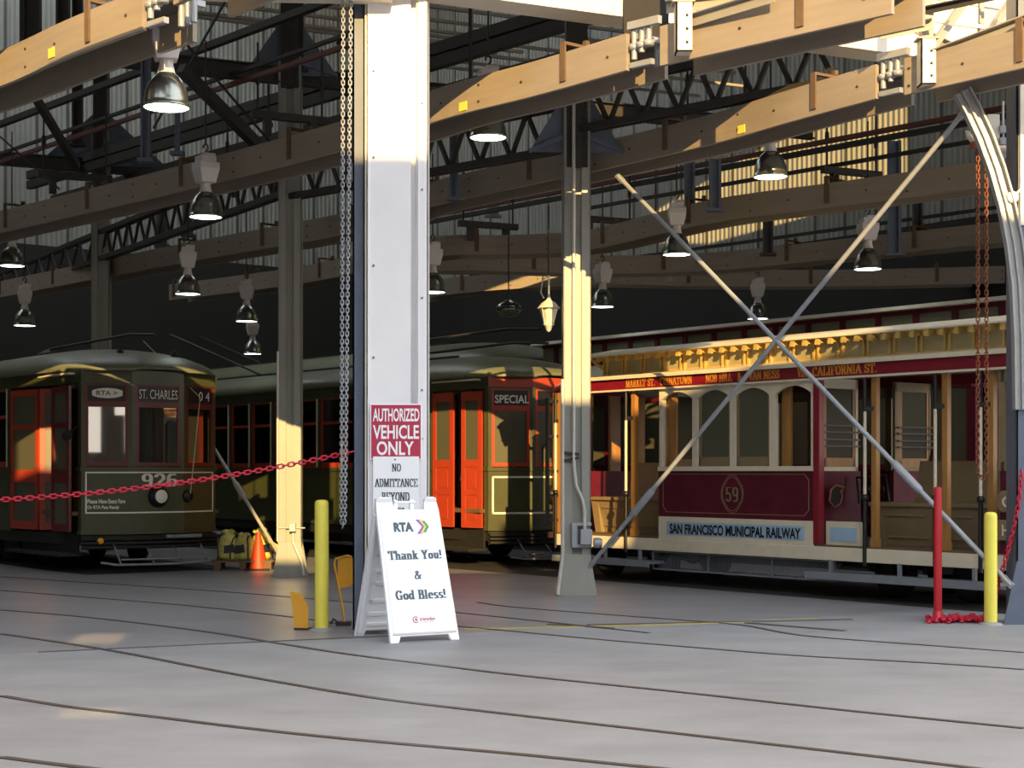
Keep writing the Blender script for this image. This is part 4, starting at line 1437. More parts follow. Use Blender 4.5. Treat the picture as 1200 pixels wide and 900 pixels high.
    mb.build('bumper', 'black_matte', R_)
    mb = MB()
    mb.tube([(.05, -.95, .16), (.22, -.8, .13), (.30, 0, .12), (.22, .8, .13), (.05, .95, .16)], .02, 6)
    for y in (-.7, -.2, .25, .7):
        mb.tube([(.26 - abs(y) * .1, y, .13), (-.1, y, .44)], .016, 6)
    mb.tube([(.2, -.7, .2), (.26, 0, .2), (.2, .7, .2)], .014, 6)
    mb.build('fender', 'grey_steel', R_)
    if kind == 'a':
        mb = MB()
        mb.tube([(.13, .05, .52), (.13, .62, .52)], .03, 8)
        mb.build('coupler_bar', 'grey_steel', R_)
    # doors
    def leaf(p, q, panes, m, glass_m='glass_dull', off=.03, wood=()):
        mb = MB()
        L_ = seglen(p, q)
        z0, z1 = .60, 2.76
        f = .085 / L_
        mb.strip([p, lerp2(p, q, f)], z0, z1, .04, off)
        mb.strip([lerp2(p, q, 1 - f), q], z0, z1, .04, off)
        i, j = lerp2(p, q, f), lerp2(p, q, 1 - f)
        edges = [z0] + [e for ab in sorted(list(panes) + list(wood)) for e in ab] + [z1]
        for k in range(0, len(edges), 2):
            mb.strip([i, j], edges[k], edges[k + 1], .04, off)
        for a_, b_ in wood:
            mb.strip([i, j], a_, b_, .015, off - .012)
            mb.strip([lerp2(i, j, .16), lerp2(i, j, .84)], a_ + .05, b_ - .05, .02, off - .004)
        d = mb.build('door_leaf', m, R_)
        for a_, b_ in panes:
            pane(i, j, a_, b_, glass_m, d, off - .015)
        return d
    if kind == 'a':
        P3 = ((.72, 1.32), (1.52, 2.14), (2.22, 2.66))
        leaf((-2.52, yn(-2.52)), (-1.62, yn(-1.62)), P3, 'red')
        leaf((-1.60, yn(-1.60)), (-1.36, -.80), P3, 'red')
        leaf((-1.02, yn(-1.02) - .08), (-.44, yn(-.44) - .10), P3, 'red_dk')
        leaf((-1.20, -.78), (-1.04, -1.22), P3, 'red_dk')
    else:
        wd = ((.68, 1.12), (1.18, 1.56))
        leaf((d0 + .02, yn(d0) - .02), (d0 + .54, yn(d0 + .54) - .04), ((1.68, 2.62),), 'red', wood=wd)
        leaf((d1 - .46, yn(d1 - .46) - .04), (d1 - .01, yn(d1) - .02), ((1.68, 2.62),), 'red', wood=wd)
        mb = MB()
        mb.tube([(d0 + .66, -1.16, 1.35), (d0 + .62, -1.1, 1.62), (d0 + .70, -1.1, 1.72)], .014, 6)
        mb.build('grab_handle', 'galv', R_)
    mb = MB()
    mb.box(d0, d1, -1.42, -1.05, .24, .28)
    mb.box(d0, d1, -1.12, -1.08, .26, .58)
    mb.build('step', 'black_matte', R_)
    # roof
    xs = [0.06, .02, -.04, -.12, -.24, -.4, -.62, -.9, -1.25, -1.7, -2.2, -2.8, -4, -5.5, -L / 2]
    xs += [-L - x for x in xs[:-1][::-1]]
    nv = 20
    mb = MB()
    vs_, fs_ = [], []

    def wid(d):
        return (1.17 + .19 * min(d / 2.6, 1)) * (1 - (1 - min(d / 1.1, 1)) ** 3) ** (1 / 3)
    for x in xs:
        d = min(.08 - x, x + L + .08)
        e = (1 - (1 - min(d / 2.1, 1)) ** 2.2) ** .6
        for j in range(nv + 1):
            v = -1 + 2 * j / nv
            y = v * wid(d)
            z = 2.985 + .42 * e * (1 - abs(v) ** 2.5) ** .62
            vs_.append((x, y, z))
    for i in range(len(xs) - 1):
        for j in range(nv):
            a_ = i * (nv + 1) + j
            fs_.append((a_, a_ + 1, a_ + nv + 2, a_ + nv + 1))
    mb.add(vs_, fs_, True)
    rf = mb.build('roof', 'roofgreen', R_)
    sd = rf.modifiers.new('thick', 'SOLIDIFY')
    sd.thickness = .035
    sd.offset = 0
    mb = MB()
    for s_ in (-1, 1):
        mb.box(-L + 2, -2.2, s_ * .30 - .03, s_ * .30 + .03, 3.40, 3.46)
    for k in range(8):
        x = -2.4 - k * 1.35
        mb.box(x - .03, x + .03, -.36, .36, 3.37, 3.41)
    mb.lathe([(0, 0), (.22, 0), (.2, .08), (.08, .14), (0, .18)], (-4.2, 0, 3.42), 14)
    mb.tube([(-4.2, 0, 3.58), (-1.0, 0, 3.62), (-.2, 0.02, 3.56)], .025, 6)
    mb.tube([(-9.5, 0, 3.5), (-13.6, 0, 4.6)], .025, 6)
    mb.build('trolley_boards', 'dark_steel', R_)
    if kind == 'a':
        mb = MB()
        for y in (-.35, .55):
            mb.lathe([(0, 0), (.05, 0), (.055, .04), (.03, .09), (0, .1)], (-.62, y, 3.27), 10)
            mb.tube([(-.62, y, 3.3), (-.58, y, 3.42)], .012, 5)
        mb.build('roof_fittings', 'dark_steel', R_)
    # inside
    mb = MB()
    mb.box(-L + .5, -.4, -1.2, 1.2, .84, .9)
    mb.build('floor', 'wood', R_)
    mb = MB()
    mb.box(-L + .5, -.5, -1.22, 1.22, 2.93, 2.96)
    mb.build('ceiling', 'cream', R_)
    mb = MB()
    for k in range(9):
        x = -3.2 - k * .92
        for s_ in (-1, 1):
            mb.box(x - .03, x + .03, s_ * .65 - .42, s_ * .65 + .42, 1.3, 1.72)
            mb.box(x - .03, x + .42, s_ * .65 - .42, s_ * .65 + .42, 1.24, 1.3)
            mb.box(x + .1, x + .2, s_ * .65 - .3, s_ * .65 + .3, .9, 1.24)
    mb.build('seats', 'tanwood', R_)
    mb = MB()
    for x, y in ((-.75, -.25), (-.75, .15), (-1.6, .3), (-1.9, -.5), (-2.3, .55)):
        mb.tube([(x, y, .9), (x, y, 2.93)], .018, 8)
    mb.build('grab_poles', 'galv', R_)
    mb = MB()
    mb.box(-2.75, -2.7, .4, 1.22, .9, 2.93)
    mb.box(-2.75, -2.7, -1.2, -.45, .9, 2.93)
    mb.box(-.95, -.7, -.95, -.55, .9, 1.5)
    mb.build('bulkhead', 'tanwood', R_)
    # trucks
    for xc in (-3.2, -L + 3.2):
        mb = MB()
        for s_ in (-1, 1):
            mb.box(xc - 1.1, xc + 1.1, s_ * .98 - .05, s_ * .98 + .05, .42, .54)
            mb.box(xc - .35, xc + .35, s_ * .98 - .06, s_ * .98 + .06, .24, .42)
            for wx in (-.8, .8):
                mb.box(xc + wx - .12, xc + wx + .12, s_ * .98 - .09, s_ * .98 + .09, .26, .44)
        mb.box(xc - .12, xc + .12, -.95, .95, .3, .5)
        tr = mb.build('truck', 'black_matte', R_)
        for wx in (-.8, .8):
            for s_ in (-1, 1):
                mb = MB()
                mb.lathe([(0, -.05), (.30, -.05), (.36, -.05), (.36, -.03), (.33, -.02), (.33, .05), (.22, .05), (.2, .02), (.08, .02), (.07, .06), (0, .06)], (xc + wx, s_ * .78, .34), 22, (0, s_, 0))
                mb.build('wheel', 'black_matte', tr)
    mb = MB()
    mb.box(-L / 2 - 2, -L / 2 + 2.2, -.9, .9, .22, .55)
    mb.box(-L / 2 + 2.6, -L / 2 + 3.4, -1.1, -.5, .25, .55)
    mb.build('equipment_box', 'black_matte', R_)
    return R_


car926 = perley('olive green streetcar numbered 926 with ST. CHARLES sign, red folding doors', CT(10.6, 21.85), (-2.55, -.42), 'a')
carsp = perley('green and orange red streetcar with SPECIAL sign, sunlit doors, right of white column', CT(16.25, 19.35), (-1.62, -.42), 'b')
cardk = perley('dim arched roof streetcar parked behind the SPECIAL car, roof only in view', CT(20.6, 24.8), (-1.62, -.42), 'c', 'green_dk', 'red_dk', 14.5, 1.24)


# ------------------------------------------------------------------ maroon cable car
def cablecar():
    R_ = thing('cable_car', 'maroon and cream open sided cable car numbered 59 behind the crossed brace rods', 'cable car', CT(15.75, 13.9), CAR_ROT)
    W = 1.15
    XL, XR = -3.75, 4.55
    A, B = -1.33, 1.34

    def bx(mb, x0, x1, z0, z1, y=-W, th=.05, off=0.0):
        mb.box(x0, x1, y - off, y - off + th, z0, z1)
        return mb

    # frame and platforms
    for y, of in ((-W, .02), (W - .05, 0)):
        mb = MB()
        bx(mb, XL + .3, XR - .4, .44, .60, y, .05, of)
        mb.build('side_sill', 'cream', R_, .006)
    mb = MB()
    mb.box(XL + .1, XR - .2, -W, W, .54, .62)
    mb.build('platform', 'wood', R_)
    # closed section
    mb = MB()
    for y, s_ in ((-W, 1), (W - .04, 1)):
        mb.box(A, B, y, y + .04, .90, 1.52)
    for xb in (A, B):
        mb.box(xb - .03, xb + .03, -W + .02, -.32, .62, 1.5)
        mb.box(xb - .03, xb + .03, .32, W, .62, 1.5)
    mb.build('waist_panel', 'burgundy', R_)
    mb = MB()
    mb.box(B - .005, B + .09, -W - .015, -W + .08, .62, 2.6)
    mb.build('corner_post', 'burg_bright', R_, .006)
    mb = MB()
    bx(mb, B + .10, B + .62, .60, .9, -W + .10, .05, .0)
    mb.build('skirt_panel', 'cream', R_)
    mb = MB()
    bx(mb, A, B, .60, .90, -W, .05, .012)
    for k in range(26):
        x = A + .04 + k * .103
        mb.lathe([(0, 0), (.008, 0), (.006, .006), (0, .007)], (x, -W - .012, .615), 6, (0, -1, 0))
    mb.build('skirt_panel', 'cream', R_)
    mb = MB()
    bx(mb, A + .16, B - .14, .66, .835, -W, .004, .016)
    mb.build('blue_patch', 'skyblue', R_)
    mb = MB()
    bx(mb, B + .16, B + .56, .66, .83, -W + .10, .004, .004)
    mb.build('blue_patch', 'skyblue', R_)
    sans('lettering', 'SAN FRANCISCO MUNICIPAL RAILWAY', (A + .22, -W - .019, .675), (1, 0, 0), (0, 0, 1), 2.26, .135, 'black', R_, .035)
    # gold lines and shield
    mb = MB()

    def line(x0, z0, x1, z1, w=.008):
        mb.bar((x0, -W - .003, z0), (x1, -W - .003, z1), .006, w, (0, 0, 1) if abs(x1 - x0) > abs(z1 - z0) else (1, 0, 0))
    c = .07
    x0, x1, z0, z1 = A + .08, B - .08, .96, 1.46
    for q in ((x0 + c, z0, x1 - c, z0), (x0 + c, z1, x1 - c, z1), (x0, z0 + c, x0, z1 - c), (x1, z0 + c, x1, z1 - c), (x0, z0 + c, x0 + c, z0), (x1 - c, z0, x1, z0 + c), (x0, z1 - c, x0 + c, z1), (x1 - c, z1, x1, z1 - c)):
        line(*q)
    for rr in (.155, .175):
        pts = []
        for k in range(33):
            t = 2 * math.pi * k / 32
            r_ = rr * (1 + .10 * abs(math.cos(2 * t)))
            pts.append((r_ * math.cos(t) * 1.0, -W - .003, 1.21 + r_ * math.sin(t) * 1.25))
        for a_, b_ in zip(pts, pts[1:]):
            mb.bar(a_, b_, .006, .006, (0, 1, 0))
    mb.build('gold_lines', 'bench', R_)
    pen('car_number', '59', (-.11, -W - .004, 1.11), (1, 0, 0), (0, 0, 1), .22, .19, 'bench', R_)
    mb = MB()
    bx(mb, A, B, 1.50, 1.56, -W, .10, .03)
    mb.build('window_sill', 'cream', R_)
    # arched windows
    n = 4
    pw = (B - A) / n
    for i in range(n):
        xa, xb = A + i * pw, A + (i + 1) * pw
        mb = MB()
        bx(mb, xa, xa + .05, 1.56, 2.6)
        bx(mb, xb - .05, xb, 1.56, 2.6)
        pts = [(xa + .05, 2.6)] + [(xa + .05 + (pw - .1) * k / 12, 2.44 + .10 * math.sin(math.pi * k / 12) ** .8) for k in range(13)] + [(xb - .05, 2.6)]
        for p, q in zip(pts[1:-2], pts[2:-1]):
            mb.prism([(p[0], p[1]), (q[0], q[1]), (q[0], 2.6), (p[0], 2.6)], (0, -W, 0), (1, 0, 0), (0, 0, 1), -.05, 0)
        w = mb.build('window', 'cream', R_)
        if i in (1, 2):
            mb = MB()
            mb.box(xa + .05, xb - .05, -W + .02, -W + .05, 1.56, 1.68)
            mb.box(xa + .05, xa + .09, -W + .02, -W + .05, 1.56, 2.52)
            mb.box(xb - .09, xb - .05, -W + .02, -W + .05, 1.56, 2.52)
            mb.build('sash', 'bench', w)
            mb = MB()
            mb.box(xa + .08, xb - .08, -W + .035, -W + .04, 1.66, 2.55)
            mb.build('pane', 'glass_dull', w)
        else:
            mb = MB()
            mb.box(xa + .05, xa + .20, -W + .12, -W + .15, 1.56, 2.56)
            mb.build('blind', 'tanwood', w)
    # far side windows
    mb = MB()
    for i in range(n + 1):
        x = A + i * pw
        mb.box(x - .05, x + .05, W - .05, W, 1.5, 2.6)
    mb.box(A, B, W - .05, W, 2.46, 2.6)
    mb.build('far_wall', 'bench', R_)
    # bulkheads with window and guard rails
    for xb, s_ in ((A, -1), (B, 1)):
        mb = MB()
        for y0, y1, fm in ((-W + .06, -.36, 'cream'), (.36, W - .05, 'bench')):
            mb = MB()
            mb.box(xb - .02, xb + .02, y0, y0 + .045, 1.5, 2.62)
            mb.box(xb - .02, xb + .02, y1 - .045, y1, 1.5, 2.62)
            mb.box(xb - .02, xb + .02, y0, y1, 1.5, 1.55)
            mb.box(xb - .02, xb + .02, y0, y1, 2.50, 2.62)
            bh = mb.build('bulkhead_window', fm, R_)
            mb = MB()
            mb.box(xb - .012, xb + .012, y0 + .045, y0 + .15, 1.55, 2.5)
            mb.box(xb - .012, xb + .012, y1 - .09, y1 - .045, 1.55, 2.5)
            mb.box(xb - .012, xb + .012, y0 + .04, y1 - .04, 1.55, 1.66)
            mb.build('sash', 'tanwood', bh)
            mb = MB()
            mb.box(xb - .004, xb + .004, y0 + .14, y1 - .08, 1.65, 2.51)
            mb.build('pane', 'glass_old', bh)
            for z in (1.80, 1.88, 1.97, 2.05):
                mb = MB()
                mb.bar((xb + s_ * .05, y0 + .02, z), (xb + s_ * .05, y1, z), .014, .022)
                mb.build('guard_rail', 'black', bh)
    mb = MB()
    poly = [(.0, .0), (.1, -.08), (.2, -.03), (.24, .06), (.2, .11), (.27, .16), (.12, .19), (.03, .14)]
    mb.prism(poly, (B + .115, -W + .12, 1.14), (0, 1, 0), (0, 0, 1), 0, .02)
    hole = mb.build('rust_patch', 'black_matte', R_)
    mb = MB()
    mb.tube([(B + .135, -W + .12 + x, 1.14 + z) for x, z in poly], .012, 5, True)
    mb.build('rust_rim', 'chain_rust', hole)
    # letterboard and signs
    for y, of in ((-W, .05), (W, 0)):
        mb = MB()
        bx(mb, XL + .75, XR, 2.60, 2.775, y, .05, of)
        mb.build('letterboard', 'burg_bright', R_)
    mb = MB()
    bx(mb, XL + .75, XR, 2.77, 2.80, -W, .10, .09)
    bx(mb, XL + .75, XR, 2.585, 2.61, -W, .09, .06)
    mb.build('letterboard_moulding', 'cream', R_)
    y = -W - .052
    for body_, xa, xb in (('MARKET ST.', -1.93, -1.36), ('CHINATOWN', -1.26, -.66), ('NOB HILL', -.42, .05), ('&', .14, .21), ('VAN NESS', .32, .84), ('VIA', 1.12, 1.28), ('CALIFORNIA ST.', 1.36, 2.32)):
        if body_ == '&' or 'V' in body_ or True:
            pen('route_lettering', body_, (xa, y, 2.635), (1, 0, 0), (0, 0, 1), xb - xa, .105, 'gold', R_, .2, .09)
    # lower deck roof, clerestory, upper roof
    mb = MB()
    mb.prism([(-W - .10, 2.78), (-.80, 2.86), (-.80, 2.82), (-W - .10, 2.75)], (XL + .75, 0, 0), (0, 1, 0), (0, 0, 1), 0, XR - XL - .75)
    mb.build('lower_roof', 'cream', R_)
    mb = MB()
    mb.prism([(W + .10, 2.78), (.80, 2.86), (.80, 2.82), (W + .10, 2.75)], (XL + .75, 0, 0), (0, 1, 0), (0, 0, 1), 0, XR - XL - .75)
    mb.build('lower_roof', 'cream', R_)
    XC = -2.78
    mb = MB()
    for y in (-.80, .77):
        mb.box(XC, XR, y, y + .03, 2.82, 2.88)
        mb.box(XC, XR, y - .02, y + .05, 3.06, 3.12)
        k = 0
        x = XC
        while x < XR:
            for dx in (-.045, .025):
                mb.box(x + dx, x + dx + .028, y - .02, y + .03, 2.84, 3.08)
            x += .385
    mb.box(XC, XC + .04, -.8, .8, 2.82, 3.1)
    mb.build('clerestory', 'yellowcream', R_)
    for y in (-.785, .78):
        mb = MB()
        mb.box(XC + .02, XR, y, y + .005, 2.86, 3.07)
        mb.build('clerestory_pane', 'clerestory_ochre', R_)
    mb = MB()
    prof = [(-.98, 3.13), (-.9, 3.17), (-.5, 3.235), (0, 3.26), (.5, 3.235), (.9, 3.17), (.98, 3.13), (.98, 3.11), (-.98, 3.11)]
    mb.prism(prof, (XC - .18, 0, 0), (0, 1, 0), (0, 0, 1), 0, XR - XC + .18)
    mb.build('upper_roof', 'cream', R_)
    mb = MB()
    x = XC
    while x < XR:
        mb.box(x - .03, x + .03, -.96, -.80, 3.055, 3.11)
        mb.box(x - .03, x + .03, -.97, -.93, 3.03, 3.07)
        x += .2
    mb.build('brackets', 'yellowcream', R_)
    mb = MB()
    mb.tube([(XC - .16, -.9, 3.12), (XC - .25, -.85, 3.10), (XC - .22, -.8, 3.03), (XC - .1, -.8, 2.98), (XC, -.8, 2.9)], .022, 6)
    mb.build('roof_scroll', 'yellowcream', R_)
    # bull-nose hoods at the ends
    for s_, xe in ((-1, XL + .75), (1, XR)):
        mb = MB()
        vs_, fs_ = [], []
        nn = 8
        for i in range(nn + 1):
            t = i / nn
            x = xe + s_ * .75 * t if s_ < 0 else xe + .4 * t
            for j in range(13):
                v = -1 + j / 6
                w_ = (W + .10) * (1 - .22 * t * t)
                vs_.append((x, v * w_, 2.80 - .12 * t * t - .03 * v * v + .05 * (1 - v * v)))
        for i in range(nn):
            for j in range(12):
                a_ = i * 13 + j
                fs_.append((a_, a_ + 1, a_ + 14, a_ + 13))
        mb.add(vs_, fs_, True)
        hd = mb.build('roof_hood', 'cream', R_)
        sd = hd.modifiers.new('thick', 'SOLIDIFY')
        sd.thickness = .05
        mb = MB()
        mb.tube([Vector(vs_[i * 13]) - Vector((0, .0, .06)) for i in range(nn + 1)] + [Vector(vs_[nn * 13 + j]) - Vector((0, 0, .06)) for j in range(1, 13)], .04, 6)
        mb.build('hood_rim', 'burg_bright', R_)
    mb = MB()
    mb.box(XL + .3, XR, -.95, .95, 2.72, 2.76)
    mb.build('ceiling', 'bench', R_)
    # grab poles and wooden posts
    for x in (-3.45, -1.96, 2.12, 3.1, 3.69):
        mb = MB()
        mb.tube([(x, -W - .02, 1.18), (x, -W - .02, 2.2)], .02, 8)
        g = mb.build('grab_pole', 'cream', R_)
        mb = MB()
        mb.tube([(x, -W - .02, .40), (x, -W - .02, 1.2)], .026, 8)
        mb.lathe([(0, 0), (.04, 0), (.045, .04), (.03, .07), (0, .07)], (x, -W - .02, 1.16), 10)
        mb.build('pole_sleeve', 'black', g)
        mb = MB()
        mb.tube([(x, -W - .02, 2.19), (x, -W - .02, 2.62)], .024, 8)
        mb.bar((x, -W - .02, 2.22), (x + .09, -W + .04, 2.22), .04, .05)
        mb.build('pole_sleeve', 'black', g)
        mb = MB()
        mb.box(x + .06, x + .13, -W + .02, -W + .09, .6, 2.62)
        mb.box(x + .05, x + .14, -W + .01, -W + .10, .6, .72)
        mb.build('roof_post', 'tanwood', R_)
    # benches, one each end, facing the near side
    for xa, xb in ((1.72, 3.95), (-3.35, -1.62)):
        mb = MB()
        mb.box(xa, xb, -.62, -.12, 1.08, 1.13)
        mb.build('bench_seat', 'bench', R_, .008)
        mb = MB()
        mb.prism([(-.12, 1.1), (-.05, 1.1), (.04, 1.62), (-.01, 1.62)], (xa + .3, 0, 0), (0, 1, 0), (0, 0, 1), 0, xb - xa - .35)
        mb.build('bench_back', 'bench', R_)
        mb = MB()
        mb.prism([(-.58, 1.08), (-.5, .62), (-.46, .62), (-.54, 1.08)], (xa + .12, 0, 0), (0, 1, 0), (0, 0, 1), 0, xb - xa - .14)
        k = 3
        pl = (xb - xa - .3) / k
        for i in range(k):
            x0 = xa + .2 + i * pl
            for z in (.72, .98):
                yv = -.525 - (z - .72) * .17
                mb.box(x0 + .04, x0 + pl - .04, yv - .012, yv + .01, z - .012, z + .012)
        mb.prism([(xa, 1.1), (xa + .1, .62), (xa + .22, .62), (xa + .14, 1.1)], (0, -.56, 0), (1, 0, 0), (0, 0, 1), -.05, .02)
        mb.build('bench_front', 'bench', R_)
    mb = MB()
    mb.tube([(1.5, -.5, 1.1), (1.45, -.5, 1.42), (1.9, -.5, 1.45), (1.95, -.5, 1.12)], .018, 6)
    for x in (1.6, 1.72, 1.82):
        mb.lathe([(.05, -.01), (.07, 0), (.05, .01)], (x, -.5, 1.27), 10, (0, 1, 0))
    mb.build('bench_arm', 'black', R_)
    for x, y in ((-2.5, .1), (2.2, .2), (2.9, .25)):
        mb = MB()
        mb.tube([(x, y, .62), (x, y, 2.72)], .022, 8)
        mb.build('inside_pole', 'tanwood', R_)
    mb = MB()
    for x in (-2.75, -2.6, 1.9):
        mb.tube([(x, .3, .62), (x + .05, .25, 1.45), (x + .16, .18, 1.75)], .022, 6)
    mb.build('grip_lever', 'burgundy', R_)
    # end dashes
    mb = MB()
    mb.strip([(3.92, -W), (4.35, -W), (4.6, -.7), (4.62, .7), (4.35, W), (3.92, W)], .62, 1.50, .05, 0)
    mb.build('end_dash', 'burgundy', R_)
    mb = MB()
    pth = [(3.92, -W), (4.35, -W), (4.6, -.7)]
    mb.strip([(3.90, -W), (3.98, -W)], 1.5, 2.62, .07, .01)
    mb.strip([(4.28, -W), (4.35, -W)], 1.5, 2.62, .07, .01)
    mb.strip([(3.92, -W), (4.35, -W)], 1.5, 1.6, .07, .01)
    mb.strip([(3.92, -W), (4.35, -W)], 2.45, 2.62, .07, .01)
    mb.strip([(4.35, -W), (4.6, -.7), (4.62, .7), (4.35, W), (3.9, W)], 2.45, 2.62, .05, 0)
    ew = mb.build('end_window', 'bench', R_)
    pane((3.97, -W), (4.3, -W), 1.58, 2.47, 'glass_dull', ew)
    for z0, z1, body_, xa in ((1.06, 1.29, "O'FARRELL JONES", 3.93), (.76, .98, '& HYDE', 3.78)):
        mb = MB()
        poly = [(xa, z0 + .05), (xa + .05, z0), (xa + .78, z0), (xa + .82, z0 + .05), (xa + .82, z1 - .05), (xa + .78, z1), (xa + .05, z1), (xa, z1 - .05)]
        mb.prism(poly, (0, -W - .05, 0), (1, 0, 0), (0, 0, 1), -.03, .03)
        rp = mb.build('route_plate', 'bench', R_, .012)
        sans('lettering', body_, (xa + .07, -W - .085, z0 + .05), (1, 0, 0), (0, 0, 1), 1.3 if len(body_) > 8 else .55, z1 - z0 - .10, 'cream', rp, .02, .004) if len(body_) < 8 else sans('lettering', "O'FARR", (xa + .07, -W - .085, z0 + .05), (1, 0, 0), (0, 0, 1), .68, z1 - z0 - .10, 'cream', rp, .02, .004)
    # left end: cream and gold lit end panels and hand rails
    mb = MB()
    mb.strip([(-3.4, W), (-3.62, .75), (-3.64, -.75), (-3.4, -W)], .62, 1.5, .05, 0)
    mb.build('end_dash', 'burgundy', R_)
    mb = MB()
    mb.box(-3.52, -3.30, -W - .01, -W + .06, .62, 2.62)
    mb.box(-3.62, -3.57, -.7, -.55, 1.5, 2.62)
    mb.box(-3.62, -3.57, .0, .2, 1.5, 2.62)
    mb.box(-3.62, -3.57, .55, .7, 1.5, 2.62)
    mb.build('end_post', 'tanwood', R_)
    mb = MB()
    mb.tube([(-3.62, -W - .03, .7), (-3.62, -W - .03, 2.55)], .03, 8)
    for z in (.8, 1.15, 1.5, 2.0, 2.5):
        mb.bar((-3.62, -W - .03, z), (-3.4, -W - .0, z), .03, .04)
    mb.tube([(-3.62, -W - .03, 1.9), (-3.72, -W - .04, 1.86), (-3.72, -W - .04, 1.5)], .018, 6)
    mb.build('hand_rail', 'dark_steel', R_)
    # underframe: mesh guard, running board, trucks
    mb = MB()
    x = A - .05
    nb = 70
    for i in range(nb):
        xa = A - .05 + 2.9 * i / nb
        for dx in (.23, -.23):
            mb.bar((xa, -W + .08, .19), (xa + dx, -W + .08, .42), .004, .005, (0, 1, 0))
    mb.bar((A - .2, -W + .08, .19), (B + .25, -W + .08, .19), .02, .02)
    mb.bar((A - .2, -W + .08, .42), (B + .25, -W + .08, .42), .02, .02)
    for xa in (A - .2, -.5, .6, B + .25):
        mb.bar((xa, -W + .08, .19), (xa, -W + .08, .42), .02, .02)
    mb.build('mesh_guard', 'grey_steel', R_)
    for xa, xb in ((1.3, 3.9), (-3.4, -1.4)):
        mb = MB()
        mb.box(xa, xb, -W - .12, -W + .16, .26, .30)
        mb.box(xa, xb, -W - .13, -W - .11, .22, .31)
        for x in (xa + .3, (xa + xb) / 2, xb - .3):
            mb.box(x - .02, x + .02, -W - .02, -W + .02, .3, .45)
        mb.build('running_board', 'grey_steel', R_)
    for xc in (-2.45, 2.6):
        mb = MB()
        for s_ in (-1, 1):
            mb.bar((xc - .85, s_ * .62, .34), (xc, s_ * .62, .18), .05, .06)
            mb.bar((xc + .85, s_ * .62, .34), (xc, s_ * .62, .18), .05, .06)
            mb.bar((xc - .85, s_ * .62, .44), (xc + .85, s_ * .62, .44), .06, .07)
            for wx in (-.55, .55):
                mb.box(xc + wx - .08, xc + wx + .08, s_ * .62 - .06, s_ * .62 + .06, .22, .42)
        mb.box(xc - .1, xc + .1, -.6, .6, .3, .5)
        tr = mb.build('truck', 'black_matte', R_)
        for wx in (-.55, .55):
            for s_ in (-1, 1):
                mb = MB()
                mb.lathe([(0, -.05), (.24, -.05), (.29, -.05), (.29, -.03), (.265, -.02), (.265, .05), (.2, .05), (.18, .02), (.07, .02), (.06, .06), (0, .06)], (xc + wx, s_ * .52, .27), 20, (0, s_, 0))
                mb.build('wheel', 'black_matte', tr)
    return R_


cable = cablecar()


# ------------------------------------------------------------------ maroon car with a clerestory, behind the cable car
def clerestory_car():
    R_ = thing('streetcar', 'maroon streetcar with a white edged clerestory roof behind the cable car', 'streetcar', CT(20.35, 13.5), CAR_ROT)
    L = 10.3
    mb = MB()
    for s_ in (-1, 1):
        y = s_ * 1.3
        a_, b_ = min(y, y - s_ * .06), max(y, y - s_ * .06)
        mb.box(-L, 0, a_, b_, .7, 1.6)
        mb.box(-L, 0, a_, b_, 2.7, 3.1)
        for k in range(13):
            x = -L + k * L / 12
            mb.box(x - .07, x + .07, a_, b_, 1.6, 2.7)
    mb.box(-.06, 0, -1.3, 1.3, .7, 1.6)
    mb.box(-.06, 0, -1.3, 1.3, 2.7, 3.1)
    mb.box(-L, -L + .06, -1.3, 1.3, .7, 3.1)
    mb.build('body', 'burgundy', R_)
    mb = MB()
    mb.box(-L, -.05, -1.27, -1.26, 1.6, 2.7)
    mb.build('pane', 'glass_dull', R_)
    mb = MB()
    mb.prism([(-1.4, 3.08), (-.85, 3.46), (.85, 3.46), (1.4, 3.08)], (-L - .3, 0, 0), (0, 1, 0), (0, 0, 1), 0, L + .45)
    mb.build('lower_roof', 'cream', R_)
    mb = MB()
    for y in (-.85, .8):
        mb.box(-L + .2, .25, y, y + .05, 3.40, 3.56)
        mb.box(-L + .2, .25, y, y + .05, 3.86, 3.93)
        k = 0
        x = -.60
        while x > -L + .2:
            mb.box(x - .05, x + .05, y - .01, y + .05, 3.5, 3.9)
            x -= .70
        mb.box(.15, .27, y - .01, y + .05, 3.44, 3.93)
    mb.box(.2, .25, -.85, .85, 3.44, 3.93)
    mb.build('clerestory', 'burgundy', R_)
    for y in (-.83, .82):
        mb = MB()
        mb.box(-L + .2, .22, y, y + .01, 3.5, 3.9)
        mb.build('clerestory_pane', 'clerestory', R_)
    mb = MB()
    mb.prism([(-1.0, 3.93), (-.95, 3.99), (0, 4.10), (.95, 3.99), (1.0, 3.93)], (-L, 0, 0), (0, 1, 0), (0, 0, 1), 0, L + .45)
    mb.build('upper_roof', 'old_white', R_)
    for xc in (-2, -L + 2):
        mb = MB()
        mb.box(xc - 1.1, xc + 1.1, -1, 1, .4, .72)
        tr = mb.build('truck', 'black_matte', R_)
        for wx in (-.7, .7):
            for s_ in (-1, 1):
                mb = MB()
                mb.lathe([(0, -.05), (.36, -.05), (.33, .05), (0, .05)], (xc + wx, s_ * .78, .35), 18, (0, s_, 0))
                mb.build('wheel', 'black_matte', tr)
    return R_


maroon = clerestory_car()

